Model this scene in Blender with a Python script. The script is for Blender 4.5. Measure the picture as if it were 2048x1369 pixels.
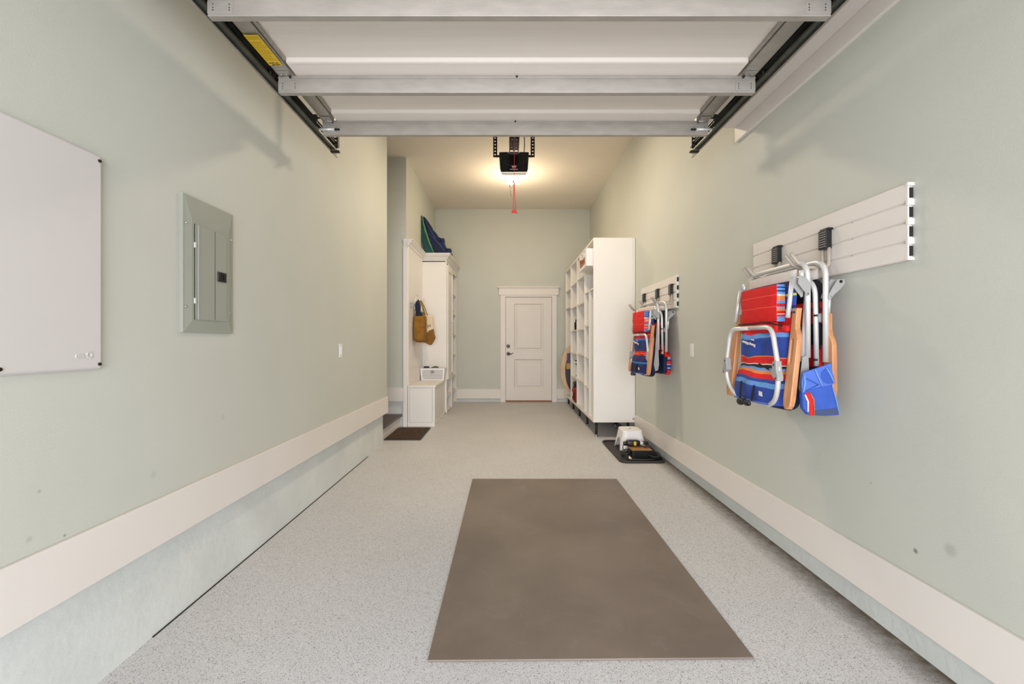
import bpy, bmesh, math, random
from mathutils import Vector, Matrix
random.seed(7)
R = math.radians
PI = math.pi
for _o in list(bpy.data.objects):
    bpy.data.objects.remove(_o)
sc = bpy.context.scene
C = sc.collection

# ------------------------------------------------------------ camera
CZ = 1.18
cd = bpy.data.cameras.new('camera')
cd.lens = 16.0
cd.sensor_width = 36.0
cd.shift_x = 6/2048
cd.clip_start = 0.02
cam = bpy.data.objects.new('camera', cd)
C.objects.link(cam)
cam.location = (0, 0, CZ)
cam.rotation_euler = (R(90), 0, 0)
sc.camera = cam

# ------------------------------------------------------------ world and exposure
w = bpy.data.worlds.new('world')
sc.world = w
w.use_nodes = True
wn = w.node_tree
bg = wn.nodes['Background']
bg.inputs[0].default_value = (0.90, 0.94, 1.0, 1)
bg.inputs[1].default_value = 1.55
sc.view_settings.view_transform = 'Standard'
sc.view_settings.look = 'None'
sc.view_settings.gamma = 1.0
sc.view_settings.exposure = 0.43
sc.view_settings.use_curve_mapping = False

def area(name, loc, rot, sx, sy, power, col, portal=False):
    l = bpy.data.lights.new(name, 'AREA')
    l.shape = 'RECTANGLE'
    l.size = sx
    l.size_y = sy
    l.energy = power
    l.color = col
    if portal:
        l.cycles.is_portal = True
    o = bpy.data.objects.new(name, l)
    C.objects.link(o)
    o.location = loc
    o.rotation_euler = rot
    return o

def point(name, loc, power, col, rad=0.05):
    l = bpy.data.lights.new(name, 'POINT')
    l.energy = power
    l.color = col
    l.shadow_soft_size = rad
    o = bpy.data.objects.new(name, l)
    C.objects.link(o)
    o.location = loc
    return o

# the open garage doorway behind the camera lets the sky in
area('doorway_portal', (0.05, -0.32, 1.1), (R(90), 0, 0), 2.9, 2.45, 1, (1, 1, 1), portal=True)
DAY = area('doorway_daylight', (0.05, -3.4, 1.25), (R(90), 0, 0), 5.0, 2.5, 320, (0.97, 0.97, 1.0))
WARM = (1.0, 0.81, 0.57)

# ------------------------------------------------------------ measuring helpers (focal length 910 px in a 2048 x 1369 frame)
F = 910.0
def wx(px, Y): return (px-1018)/F*Y
def wz(py, Y): return CZ+(684.5-py)/F*Y
def fz(Y): return -0.0077*(8.96-Y)          # the floor falls gently towards the doorway

# ------------------------------------------------------------ materials
M = {}
def srgb(c):
    return tuple(((v/255)/12.92 if v/255 <= 0.04045 else ((v/255+0.055)/1.055)**2.4) for v in c)

def mat(name, col, rough=0.6, metal=0.0, var=0.0, scale=8.0, bump=0.0, bscale=60.0, spec=0.5, emit=None, es=0.0, coat=0.0, stretch=None, alpha=1.0):
    m = bpy.data.materials.new(name)
    m.use_nodes = True
    nt = m.node_tree
    b = nt.nodes['Principled BSDF']
    c = srgb(col)
    b.inputs['Base Color'].default_value = (*c, 1)
    b.inputs['Roughness'].default_value = rough
    b.inputs['Metallic'].default_value = metal
    b.inputs['Specular IOR Level'].default_value = spec
    b.inputs['Coat Weight'].default_value = coat
    if alpha < 1: b.inputs['Alpha'].default_value = alpha
    tc = nt.nodes.new('ShaderNodeTexCoord')
    src = tc.outputs['Object']
    if stretch:
        mp = nt.nodes.new('ShaderNodeMapping')
        mp.inputs['Scale'].default_value = stretch
        nt.links.new(src, mp.inputs[0])
        src = mp.outputs[0]
    n = nt.nodes.new('ShaderNodeTexNoise')
    n.inputs['Scale'].default_value = scale
    n.inputs['Detail'].default_value = 5
    nt.links.new(src, n.inputs[0])
    r = nt.nodes.new('ShaderNodeValToRGB')
    v = max(var, 0.01)
    r.color_ramp.elements[0].position = 0.3
    r.color_ramp.elements[1].position = 0.7
    r.color_ramp.elements[0].color = (*[max(0, x*(1-v)) for x in c], 1)
    r.color_ramp.elements[1].color = (*[min(1, x*(1+v)) for x in c], 1)
    nt.links.new(n.outputs[0], r.inputs[0])
    nt.links.new(r.outputs[0], b.inputs['Base Color'])
    if bump:
        n2 = nt.nodes.new('ShaderNodeTexNoise')
        n2.inputs['Scale'].default_value = bscale
        n2.inputs['Detail'].default_value = 4
        nt.links.new(src, n2.inputs[0])
        bp = nt.nodes.new('ShaderNodeBump')
        bp.inputs['Strength'].default_value = bump
        bp.inputs['Distance'].default_value = 0.01
        nt.links.new(n2.outputs[0], bp.inputs['Height'])
        nt.links.new(bp.outputs[0], b.inputs['Normal'])
    if emit:
        b.inputs['Emission Color'].default_value = (*srgb(emit), 1)
        b.inputs['Emission Strength'].default_value = es
    M[name] = m
    return m

def wall_mat(name, col, spots):
    """painted drywall: orange-peel bump, faint mottling, and a few small scuff marks at fixed places"""
    m = mat(name, col, rough=0.62, var=0.02, scale=2.0, bump=0.06, bscale=220)
    nt = m.node_tree
    b = nt.nodes['Principled BSDF']
    cur = b.inputs['Base Color'].links[0].from_socket
    geo = nt.nodes.new('ShaderNodeNewGeometry')
    for (x, y, z, rad, dark) in spots:
        d = nt.nodes.new('ShaderNodeVectorMath'); d.operation = 'DISTANCE'
        d.inputs[1].default_value = (x, y, z)
        nt.links.new(geo.outputs['Position'], d.inputs[0])
        mr = nt.nodes.new('ShaderNodeMapRange')
        mr.inputs['From Min'].default_value = rad*0.4
        mr.inputs['From Max'].default_value = rad
        mr.inputs['To Min'].default_value = dark
        mr.inputs['To Max'].default_value = 0.0
        nt.links.new(d.outputs['Value'], mr.inputs['Value'])
        mx = nt.nodes.new('ShaderNodeMix'); mx.data_type = 'RGBA'
        nt.links.new(mr.outputs[0], mx.inputs[0])
        nt.links.new(cur, mx.inputs[6])
        mx.inputs[7].default_value = (*srgb((95, 98, 95)), 1)
        cur = mx.outputs[2]
    nt.links.new(cur, b.inputs['Base Color'])
    return m

SAGE = (197, 199, 190)
wall_mat('wall_paint', SAGE, [(1.59, 1.78, 0.362, 0.013, 0.75), (1.59, 1.64, 0.43, 0.03, 0.25), (1.59, 2.0, 0.56, 0.006, 0.5),
                              (-1.445, 1.48, 0.55, 0.006, 0.6), (-1.445, 1.37, 0.585, 0.012, 0.2), (-1.445, 1.40, 0.72, 0.008, 0.3),
                              (-1.445, 2.3, 0.80, 0.02, 0.12), (-1.445, 1.85, 0.64, 0.02, 0.12)])
mat('stem_paint', (211, 215, 212), rough=0.7, var=0.07, scale=3.5, bump=0.25, bscale=30)
mat('ceiling_paint', (226, 218, 205), rough=0.8, var=0.015, scale=3)
mat('trim_paint', (225, 219, 213), rough=0.42, var=0.012, scale=3)
mat('cabinet_white', (230, 226, 220), rough=0.38, var=0.01, scale=2)
mat('door_white', (222, 216, 210), rough=0.45, var=0.015, scale=4)
mat('white_plastic', (232, 230, 230), rough=0.4, var=0.02, scale=2)
mat('cover_white', (208, 204, 202), rough=0.45, var=0.02, scale=2.5, bump=0.03, bscale=4)
mat('panel_grey', (155, 158, 147), spec=0.25, rough=0.6, metal=0.0, var=0.03, scale=3)
mat('galvanised', (176, 171, 165), rough=0.48, metal=0.5, var=0.09, scale=9, stretch=(1, 3, 3), bump=0.05, bscale=30)
mat('galvanised_dark', (98, 100, 94), rough=0.45, metal=0.8, var=0.3, scale=8)
mat('door_skin', (238, 231, 224), rough=0.55, var=0.02, scale=5, stretch=(0.3, 6, 6), bump=0.04, bscale=40)
mat('black_plastic', (22, 22, 24), rough=0.4, var=0.15, scale=12)
mat('black_gloss', (14, 13, 14), rough=0.22, var=0.1, scale=6)
mat('black_iron', (34, 32, 31), rough=0.5, metal=0.5, var=0.2, scale=20)
mat('red_cord', (206, 30, 34), rough=0.6)
mat('badge_red', (190, 60, 66), rough=0.4)
mat('lamp_warm', (255, 244, 220), rough=0.5, emit=(255, 232, 190), es=1.0)
mat('lens_white', (236, 228, 214), rough=0.3)
mat('chrome', (205, 205, 205), rough=0.22, metal=1.0)
mat('aluminium', (226, 226, 225), rough=0.38, metal=0.45, var=0.05, scale=30, stretch=(8, 8, 1))
mat('grey_plastic', (160, 160, 158), rough=0.5, var=0.02)
mat('hook_rubber', (176, 166, 155), rough=0.6, var=0.03, scale=20)
mat('bronze', (52, 44, 40), rough=0.35, metal=0.7, var=0.1)
mat('tan_metal', (172, 124, 72), rough=0.5, metal=0.2, var=0.12, scale=30)
mat('rubber_black', (44, 40, 40), rough=0.55, var=0.12, scale=14)
mat('rubber_cable', (30, 30, 31), rough=0.5, var=0.1)
mat('label_yellow', (226, 190, 40), rough=0.5)
mat('label_lines', (196, 158, 24), rough=0.6)
mat('label_white', (228, 226, 220), rough=0.6)
mat('ink_black', (24, 22, 20), rough=0.7)
mat('canvas_brown', (138, 96, 34), rough=0.9, var=0.16, scale=16, bump=0.3, bscale=120)
mat('canvas_cream', (232, 214, 184), rough=0.9, var=0.05, scale=20, bump=0.2, bscale=150)
mat('strap_tan', (150, 120, 48), rough=0.85, var=0.15, scale=40)
mat('cloth_navy', (22, 28, 62), rough=0.85, var=0.4, scale=40, bump=0.4, bscale=60)
mat('cloth_olive', (88, 96, 44), rough=0.85, var=0.3, scale=40)
mat('board_teal', (8, 72, 74), rough=0.35, var=0.25, scale=5)
mat('board_lime', (78, 140, 84), rough=0.35, var=0.1)
mat('bag_navy', (9, 28, 68), rough=0.75, var=0.35, scale=9, bump=0.5, bscale=14)
mat('piping_grey', (96, 110, 150), rough=0.7)
mat('tread_wood', (66, 50, 38), rough=0.4, var=0.22, scale=18, stretch=(6, 1, 6))
mat('red_bag', (150, 26, 34), rough=0.6, var=0.2, scale=30, bump=0.3, bscale=50)
mat('fabric_red', (214, 18, 20), rough=0.75, var=0.06, scale=14, bump=0.15, bscale=160)
mat('fabric_black', (20, 20, 24), rough=0.8, var=0.1)
mat('fabric_blue', (52, 86, 176), rough=0.8, var=0.08, scale=24, bump=0.15, bscale=160)
mat('fabric_blue_flap', (76, 110, 200), rough=0.6, var=0.05, scale=24, bump=0.1, bscale=120)
mat('fabric_lightblue', (112, 158, 220), rough=0.8, var=0.05)
mat('mesh_grey', (62, 74, 108), rough=0.8, var=0.1, scale=200)
mat('hem_white', (214, 208, 202), rough=0.75, var=0.04, scale=30)
mat('wood_dark_edge', (150, 98, 56), rough=0.45, var=0.1)
mat('gap_dark', (38, 36, 34), rough=0.9)
mat('asphalt', (150, 148, 145), rough=0.9, var=0.05, scale=10)
mat('purple_film', (78, 60, 96), rough=0.5, var=0.2, scale=8)
mat('gold_film', (176, 140, 62), rough=0.5, var=0.1)

def floor_mat():
    m = bpy.data.materials.new('flake_epoxy'); m.use_nodes = True
    nt = m.node_tree; b = nt.nodes['Principled BSDF']
    g = nt.nodes.new('ShaderNodeNewGeometry')
    n = nt.nodes.new('ShaderNodeTexVoronoi'); n.inputs['Scale'].default_value = 380
    nt.links.new(g.outputs['Position'], n.inputs[0])
    r = nt.nodes.new('ShaderNodeValToRGB')
    e = r.color_ramp.elements
    e[0].position = 0.0; e[0].color = (*srgb((88, 88, 90)), 1)
    e[1].position = 1.0; e[1].color = (*srgb((222, 220, 218)), 1)
    for p, c in ((0.05, (122, 121, 122)), (0.08, (192, 191, 193)), (0.5, (202, 202, 204)), (0.8, (214, 214, 216))):
        k = e.new(p); k.color = (*srgb(c), 1)
    sp = nt.nodes.new('ShaderNodeSeparateColor')
    nt.links.new(n.outputs['Color'], sp.inputs[0])
    nt.links.new(sp.outputs[0], r.inputs[0])
    n3 = nt.nodes.new('ShaderNodeTexNoise'); n3.inputs['Scale'].default_value = 1.6; n3.inputs['Detail'].default_value = 6
    nt.links.new(g.outputs['Position'], n3.inputs[0])
    r3 = nt.nodes.new('ShaderNodeValToRGB')
    r3.color_ramp.elements[0].position = 0.3; r3.color_ramp.elements[0].color = (0.95, 0.945, 0.94, 1)
    r3.color_ramp.elements[1].position = 0.7; r3.color_ramp.elements[1].color = (1, 1, 1, 1)
    nt.links.new(n3.outputs[0], r3.inputs[0])
    mx = nt.nodes.new('ShaderNodeMix'); mx.data_type = 'RGBA'; mx.blend_type = 'MULTIPLY'; mx.inputs[0].default_value = 1
    nt.links.new(r.outputs[0], mx.inputs[6]); nt.links.new(r3.outputs[0], mx.inputs[7])
    # dirt that gathered along the foot of the right wall
    sx = nt.nodes.new('ShaderNodeSeparateXYZ'); nt.links.new(g.outputs['Position'], sx.inputs[0])
    n4 = nt.nodes.new('ShaderNodeTexNoise'); n4.inputs['Scale'].default_value = 30; n4.inputs['Detail'].default_value = 8
    nt.links.new(g.outputs['Position'], n4.inputs[0])
    ad = nt.nodes.new('ShaderNodeMath'); ad.operation = 'MULTIPLY_ADD'; ad.inputs[1].default_value = 0.10
    nt.links.new(n4.outputs[0], ad.inputs[0]); nt.links.new(sx.outputs[0], ad.inputs[2])
    mr = nt.nodes.new('ShaderNodeMapRange')
    mr.inputs['From Min'].default_value = 1.50; mr.inputs['From Max'].default_value = 1.665
    mr.inputs['To Min'].default_value = 0.0; mr.inputs['To Max'].default_value = 1.0
    nt.links.new(ad.outputs[0], mr.inputs['Value'])
    mx2 = nt.nodes.new('ShaderNodeMix'); mx2.data_type = 'RGBA'
    nt.links.new(mr.outputs[0], mx2.inputs[0]); nt.links.new(mx.outputs[2], mx2.inputs[6])
    mx2.inputs[7].default_value = (*srgb((84, 74, 62)), 1)
    nt.links.new(mx2.outputs[2], b.inputs['Base Color'])
    b.inputs['Roughness'].default_value = 0.5
    b.inputs['Specular IOR Level'].default_value = 0.35
    bp = nt.nodes.new('ShaderNodeBump'); bp.inputs['Strength'].default_value = 0.12; bp.inputs['Distance'].default_value = 0.003
    nt.links.new(n.outputs['Distance'], bp.inputs['Height']); nt.links.new(bp.outputs[0], b.inputs['Normal'])
    M['flake_epoxy'] = m
floor_mat()

def mat_rubber():
    m = mat('mat_rubber', (120, 107, 97), rough=0.42, var=0.2, scale=1.6, bump=0.05, bscale=200, spec=0.5)
    nt = m.node_tree; b = nt.nodes['Principled BSDF']
    cur = b.inputs['Base Color'].links[0].from_socket
    tc = nt.nodes.new('ShaderNodeTexCoord')
    # dusty white specks and pale scuffs
    v = nt.nodes.new('ShaderNodeTexVoronoi'); v.inputs['Scale'].default_value = 13
    nt.links.new(tc.outputs['Object'], v.inputs[0])
    mr = nt.nodes.new('ShaderNodeMapRange'); mr.inputs['From Min'].default_value = 0.035; mr.inputs['From Max'].default_value = 0.06
    mr.inputs['To Min'].default_value = 0.6; mr.inputs['To Max'].default_value = 0
    nt.links.new(v.outputs['Distance'], mr.inputs['Value'])
    n = nt.nodes.new('ShaderNodeTexNoise'); n.inputs['Scale'].default_value = 3.5; n.inputs['Detail'].default_value = 10; n.inputs['Roughness'].default_value = 0.7
    n.inputs['Distortion'].default_value = 1.2
    nt.links.new(tc.outputs['Object'], n.inputs[0])
    m2 = nt.nodes.new('ShaderNodeMapRange'); m2.inputs['From Min'].default_value = 0.52; m2.inputs['From Max'].default_value = 0.8
    m2.inputs['To Min'].default_value = 0; m2.inputs['To Max'].default_value = 0.45
    nt.links.new(n.outputs[0], m2.inputs['Value'])
    mx = nt.nodes.new('ShaderNodeMath'); mx.operation = 'MAXIMUM'
    nt.links.new(mr.outputs[0], mx.inputs[0]); nt.links.new(m2.outputs[0], mx.inputs[1])
    mc = nt.nodes.new('ShaderNodeMix'); mc.data_type = 'RGBA'
    nt.links.new(mx.outputs[0], mc.inputs[0]); nt.links.new(cur, mc.inputs[6]); mc.inputs[7].default_value = (*srgb((138, 130, 124)), 1)
    nt.links.new(mc.outputs[2], b.inputs['Base Color'])
mat_rubber()

def wood_mat(name, c1, c2, scale, axis=2, rough=0.42):
    m = bpy.data.materials.new(name); m.use_nodes = True
    nt = m.node_tree; b = nt.nodes['Principled BSDF']
    tc = nt.nodes.new('ShaderNodeTexCoord'); mp = nt.nodes.new('ShaderNodeMapping')
    s = [scale]*3; s[axis] = scale*0.08
    mp.inputs['Scale'].default_value = s
    nt.links.new(tc.outputs['Object'], mp.inputs[0])
    n = nt.nodes.new('ShaderNodeTexNoise'); n.inputs['Scale'].default_value = 1; n.inputs['Detail'].default_value = 8; n.inputs['Distortion'].default_value = 0.6
    nt.links.new(mp.outputs[0], n.inputs[0])
    r = nt.nodes.new('ShaderNodeValToRGB')
    r.color_ramp.elements[0].position = 0.35; r.color_ramp.elements[0].color = (*srgb(c1), 1)
    r.color_ramp.elements[1].position = 0.65; r.color_ramp.elements[1].color = (*srgb(c2), 1)
    nt.links.new(n.outputs[0], r.inputs[0]); nt.links.new(r.outputs[0], b.inputs['Base Color'])
    b.inputs['Roughness'].default_value = rough
    M[name] = m
wood_mat('arm_wood', (190, 128, 84), (214, 156, 110), 60)
wood_mat('skim_wood', (196, 160, 122), (218, 184, 148), 40)
wood_mat('doormat_fibre', (44, 32, 20), (82, 56, 30), 60, axis=1, rough=0.95)

def stripes(name, bands, axis=2, wob=0.008, wscale=9.0, wave=0.0, rough=0.8):
    """woven bands along one axis of the object; bands = [(coordinate, colour)...] ascending"""
    m = bpy.data.materials.new(name); m.use_nodes = True
    nt = m.node_tree; b = nt.nodes['Principled BSDF']
    b.inputs['Roughness'].default_value = rough
    tc = nt.nodes.new('ShaderNodeTexCoord'); sp = nt.nodes.new('ShaderNodeSeparateXYZ')
    nt.links.new(tc.outputs['Object'], sp.inputs[0])
    n = nt.nodes.new('ShaderNodeTexNoise'); n.inputs['Scale'].default_value = wscale; n.inputs['Detail'].default_value = 1
    nt.links.new(tc.outputs['Object'], n.inputs[0])
    sb = nt.nodes.new('ShaderNodeMath'); sb.operation = 'SUBTRACT'; sb.inputs[1].default_value = 0.5
    nt.links.new(n.outputs[0], sb.inputs[0])
    ma = nt.nodes.new('ShaderNodeMath'); ma.operation = 'MULTIPLY_ADD'; ma.inputs[1].default_value = wob*4
    nt.links.new(sb.outputs[0], ma.inputs[0]); nt.links.new(sp.outputs[axis], ma.inputs[2])
    lo, hi = bands[0][0], bands[-1][0]+0.05
    mr = nt.nodes.new('ShaderNodeMapRange'); mr.inputs['From Min'].default_value = lo; mr.inputs['From Max'].default_value = hi
    nt.links.new(ma.outputs[0], mr.inputs['Value'])
    r = nt.nodes.new('ShaderNodeValToRGB'); r.color_ramp.interpolation = 'CONSTANT'
    e = r.color_ramp.elements
    e.remove(e[1])
    e[0].position = 0; e[0].color = (*srgb(bands[0][1]), 1)
    for p, c in bands[1:32]:
        k = e.new((p-lo)/(hi-lo)); k.color = (*srgb(c), 1)
    nt.links.new(mr.outputs[0], r.inputs[0]); nt.links.new(r.outputs[0], b.inputs['Base Color'])
    n2 = nt.nodes.new('ShaderNodeTexNoise'); n2.inputs['Scale'].default_value = 14
    nt.links.new(tc.outputs['Object'], n2.inputs[0])
    bp = nt.nodes.new('ShaderNodeBump'); bp.inputs['Strength'].default_value = 0.5; bp.inputs['Distance'].default_value = 0.02
    nt.links.new(n2.outputs[0], bp.inputs['Height']); nt.links.new(bp.outputs[0], b.inputs['Normal'])
    M[name] = m
BL, LB, NV, RD, OR, WH, BK, SK, MR, YL = (44, 72, 160), (104, 156, 222), (24, 34, 92), (226, 28, 28), (232, 140, 84), (224, 214, 206), (22, 22, 34), (120, 170, 226), (120, 24, 60), (206, 206, 96)
stripes('bag_stripes', [(-0.72, BL), (-0.612, LB), (-0.588, BL), (-0.572, RD), (-0.545, OR), (-0.53, LB), (-0.518, BK), (-0.507, WH), (-0.502, RD), (-0.468, OR), (-0.463, BL), (-0.363, LB), (-0.335, RD)], wob=0.014, wscale=5)
stripes('bag_stripes_far', [(-0.72, NV), (-0.60, (40, 120, 180)), (-0.585, NV), (-0.52, RD), (-0.505, OR), (-0.5, RD), (-0.48, (30, 50, 110)), (-0.37, (40, 110, 190)), (-0.35, RD)], wob=0.004, wscale=5)
multi = []
z = -0.74
seq = [NV, BL, LB, BL, RD, OR, WH, RD, MR, SK, RD, LB, OR, RD, NV, LB, NV, BL, YL, BL, NV, MR, RD, SK]
wd = [.08, .03, .02, .1, .03, .012, .008, .03, .02, .016, .03, .03, .03, .05, .016, .014, .014, .05, .012, .04, .03, .02, .03, .05]
for c_, w_ in zip(seq, wd):
    multi.append((z, c_)); z += w_
stripes('sling_stripes', multi, wob=0.002)
pe = []
z = -0.285
for c_, w_ in zip([LB, RD, WH, RD, OR, SK, RD, LB, OR, OR, WH, LB, NV, LB, NV, LB, NV, LB, NV], [.026, .009, .006, .012, .014, .008, .016, .012, .016, .008, .01, .012, .006, .012, .006, .012, .006, .01, .01]):
    pe.append((z, c_)); z += w_
stripes('pillow_end', pe, wob=0.001)
stripes('red_lined', [(-0.34, (214, 18, 20)), (-0.2105, (246, 96, 70)), (-0.2075, (214, 18, 20)), (-0.1515, (246, 96, 70)), (-0.1485, (214, 18, 20))], wob=0.001)
stripes('red_black', [(-0.72, NV), (-0.62, RD), (-0.42, (190, 26, 60)), (-0.40, BK), (-0.30, RD), (-0.24, MR), (-0.22, RD), (-0.19, BK)], wob=0.004)
stripes('end_bag', [(-0.72, RD), (-0.66, MR), (-0.645, SK), (-0.63, NV), (-0.61, SK), (-0.6, RD), (-0.57, NV), (-0.555, SK), (-0.54, OR), (-0.53, RD), (-0.5, NV)], wob=0.002)

def pin_mat():
    """white melamine with rows of small shelf-pin holes"""
    m = mat('melamine_pins', (228, 224, 217), rough=0.4, var=0.01)
    nt = m.node_tree; b = nt.nodes['Principled BSDF']
    cur = b.inputs['Base Color'].links[0].from_socket
    tc = nt.nodes.new('ShaderNodeTexCoord'); sp = nt.nodes.new('ShaderNodeSeparateXYZ')
    nt.links.new(tc.outputs['Object'], sp.inputs[0])
    def mth(op, a, bb=None, c=None):
        k = nt.nodes.new('ShaderNodeMath'); k.operation = op
        for i, v in enumerate((a, bb, c)):
            if v is None: continue
            if isinstance(v, (int, float)): k.inputs[i].default_value = v
            else: nt.links.new(v, k.inputs[i])
        return k.outputs[0]
    fzz = mth('SUBTRACT', mth('FRACT', mth('MULTIPLY', sp.outputs[2], 1/0.032)), 0.5)
    dz = mth('MULTIPLY', fzz, 0.032)
    near = None
    for cx in (0.045, 0.16, 0.42):
        dx = mth('SUBTRACT', sp.outputs[0], cx)
        d = mth('SQRT', mth('ADD', mth('MULTIPLY', dx, dx), mth('MULTIPLY', dz, dz)))
        near = d if near is None else mth('MINIMUM', near, d)
    k = mth('LESS_THAN', near, 0.0045)
    mx = nt.nodes.new('ShaderNodeMix'); mx.data_type = 'RGBA'
    nt.links.new(k, mx.inputs[0]); nt.links.new(cur, mx.inputs[6]); mx.inputs[7].default_value = (*srgb((120, 110, 100)), 1)
    nt.links.new(mx.outputs[2], b.inputs['Base Color'])
pin_mat()

# ------------------------------------------------------------ mesh helpers
ORG = {}
def fillet(pts, r, n=6):
    pts = [Vector(p) for p in pts]
    out = [pts[0]]
    for i in range(1, len(pts)-1):
        a, b, c = pts[i-1], pts[i], pts[i+1]
        d1 = (a-b); d2 = (c-b)
        k = min(r, d1.length*0.49, d2.length*0.49)
        p1 = b+d1.normalized()*k; p2 = b+d2.normalized()*k
        for j in range(n+1):
            t = j/n
            out.append(p1*(1-t)**2+b*2*t*(1-t)+p2*t*t)
    out.append(pts[-1])
    return out

class MB:
    def __init__(s):
        s.bm = bmesh.new()
        s.mi = 0
    def _f(s, vs):
        try:
            f = s.bm.faces.new(vs); f.material_index = s.mi; return f
        except ValueError:
            return None
    def box(s, x0, x1, y0, y1, z0, z1, top=None):
        v = [s.bm.verts.new(p) for p in ((x0, y0, z0), (x1, y0, z0), (x1, y1, z0), (x0, y1, z0), (x0, y0, z1), (x1, y0, z1), (x1, y1, z1), (x0, y1, z1))]
        for f in ((3, 2, 1, 0), (4, 5, 6, 7), (0, 1, 5, 4), (1, 2, 6, 5), (2, 3, 7, 6), (3, 0, 4, 7)):
            s._f([v[i] for i in f])
        return s
    def tube(s, pts, r, seg=10, closed=False, caps=True):
        pts = [Vector(p) for p in pts]
        n = len(pts)
        rings = []
        up = None
        for i, p in enumerate(pts):
            if closed: t = (pts[(i+1) % n]-pts[i-1]).normalized()
            elif i == 0: t = (pts[1]-pts[0]).normalized()
            elif i == n-1: t = (pts[-1]-pts[-2]).normalized()
            else: t = (pts[i+1]-pts[i-1]).normalized()
            if up is None:
                up = Vector((0, 0, 1)) if abs(t.z) < 0.9 else Vector((1, 0, 0))
            a = t.cross(up)
            if a.length < 1e-5: a = t.cross(Vector((0, 1, 0)))
            a.normalize(); b = a.cross(t).normalized(); up = b
            rr = r[i] if isinstance(r, (list, tuple)) else r
            rings.append([s.bm.verts.new(p+(a*math.cos(2*PI*k/seg)+b*math.sin(2*PI*k/seg))*rr) for k in range(seg)])
        m = n if closed else n-1
        for i in range(m):
            A, B = rings[i], rings[(i+1) % n]
            for k in range(seg):
                f = s._f([A[k], A[(k+1) % seg], B[(k+1) % seg], B[k]])
                if f: f.smooth = True
        if caps and not closed:
            s._f(rings[0][::-1]); s._f(rings[-1])
        return s
    def cyl(s, p0, p1, r, seg=14):
        return s.tube([p0, p1], r, seg)
    def prism(s, poly, vec, holes=()):
        """polygon (3d points, planar) with optional holes, extruded along vec"""
        vec = Vector(vec)
        loops = [[Vector(p) for p in poly]]+[[Vector(p) for p in h] for h in holes]
        tops, bots = [], []
        for L in loops:
            bots.append([s.bm.verts.new(p) for p in L]); tops.append([s.bm.verts.new(p+vec) for p in L])
        for A, B in zip(bots, tops):
            n = len(A)
            for i in range(n): s._f([A[i], A[(i+1) % n], B[(i+1) % n], B[i]])
        if holes:
            for grp in (bots, tops):
                ed = []
                for L in grp:
                    n = len(L)
                    for i in range(n):
                        e = s.bm.edges.get((L[i], L[(i+1) % n])) or s.bm.edges.new((L[i], L[(i+1) % n]))
                        ed.append(e)
                res = bmesh.ops.triangle_fill(s.bm, use_beauty=True, edges=ed)
                for g in res['geom']:
                    if isinstance(g, bmesh.types.BMFace): g.material_index = s.mi
        else:
            s._f(bots[0][::-1]); s._f(tops[0])
        return s
    def superell(s, c, r, e=0.35, nu=24, nv=14, wob=0.0, seed=0):
        rnd = random.Random(seed)
        def sg(v, p): return math.copysign(abs(v)**p, v)
        rows = []
        ph = [rnd.uniform(0, 6) for _ in range(6)]
        for j in range(nv+1):
            th = -PI/2+PI*j/nv
            row = []
            for i in range(nu):
                a = 2*PI*i/nu
                x = sg(math.cos(th), e)*sg(math.cos(a), e); y = sg(math.cos(th), e)*sg(math.sin(a), e); zz = sg(math.sin(th), e)
                k = 1+wob*(math.sin(5*x+ph[0]+3*zz)+math.sin(6*y+ph[1]+4*zz)+math.sin(7*zz+ph[2]))/3
                row.append(s.bm.verts.new((c[0]+r[0]*x*k, c[1]+r[1]*y*k, c[2]+r[2]*zz*k)))
            rows.append(row)
        for j in range(nv):
            for i in range(nu):
                f = s._f([rows[j][i], rows[j][(i+1) % nu], rows[j+1][(i+1) % nu], rows[j+1][i]])
                if f: f.smooth = True
        bmesh.ops.remove_doubles(s.bm, verts=rows[0]+rows[-1], dist=1e-5)
        return s
    def sheet(s, fn, nu, nv):
        g = [[s.bm.verts.new(fn(i/nu, j/nv)) for i in range(nu+1)] for j in range(nv+1)]
        for j in range(nv):
            for i in range(nu):
                f = s._f([g[j][i], g[j][i+1], g[j+1][i+1], g[j+1][i]])
                if f: f.smooth = True
        return s
    def disc(s, c, n, r, h, seg=20):
        c = Vector(c); n = Vector(n).normalized()
        return s.tube([c, c+n*h], r, seg)
    def build(s, name, m, parent=None, local=False, bevel=0, bseg=2, solid=0, sub=0, smooth=False, weld=True):
        bm = s.bm
        if parent is not None and not local: off = ORG[parent.name]
        elif parent is not None: off = Vector((0, 0, 0))
        elif local: off = Vector((0, 0, 0))
        else:
            xs = [v.co.x for v in bm.verts]; ys = [v.co.y for v in bm.verts]; zs = [v.co.z for v in bm.verts]
            off = Vector(((min(xs)+max(xs))/2, (min(ys)+max(ys))/2, min(zs)))
        for v in bm.verts: v.co -= off
        bmesh.ops.recalc_face_normals(bm, faces=bm.faces)
        me = bpy.data.meshes.new(name)
        bm.to_mesh(me); bm.free()
        for k in (m if isinstance(m, (list, tuple)) else [m]): me.materials.append(M[k])
        o = bpy.data.objects.new(name, me)
        C.objects.link(o)
        if parent is not None:
            o.parent = parent; ORG[o.name] = ORG.get(parent.name, Vector())
        else:
            o.location = off; ORG[o.name] = off.copy()
        if smooth:
            for p in me.polygons: p.use_smooth = True
        if solid:
            q = o.modifiers.new('solid', 'SOLIDIFY'); q.thickness = solid; q.offset = 0
        if bevel:
            q = o.modifiers.new('bevel', 'BEVEL'); q.width = bevel; q.segments = bseg; q.limit_method = 'ANGLE'; q.angle_limit = R(40)
        if sub:
            q = o.modifiers.new('sub', 'SUBSURF'); q.levels = sub; q.render_levels = sub
        return o

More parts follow.
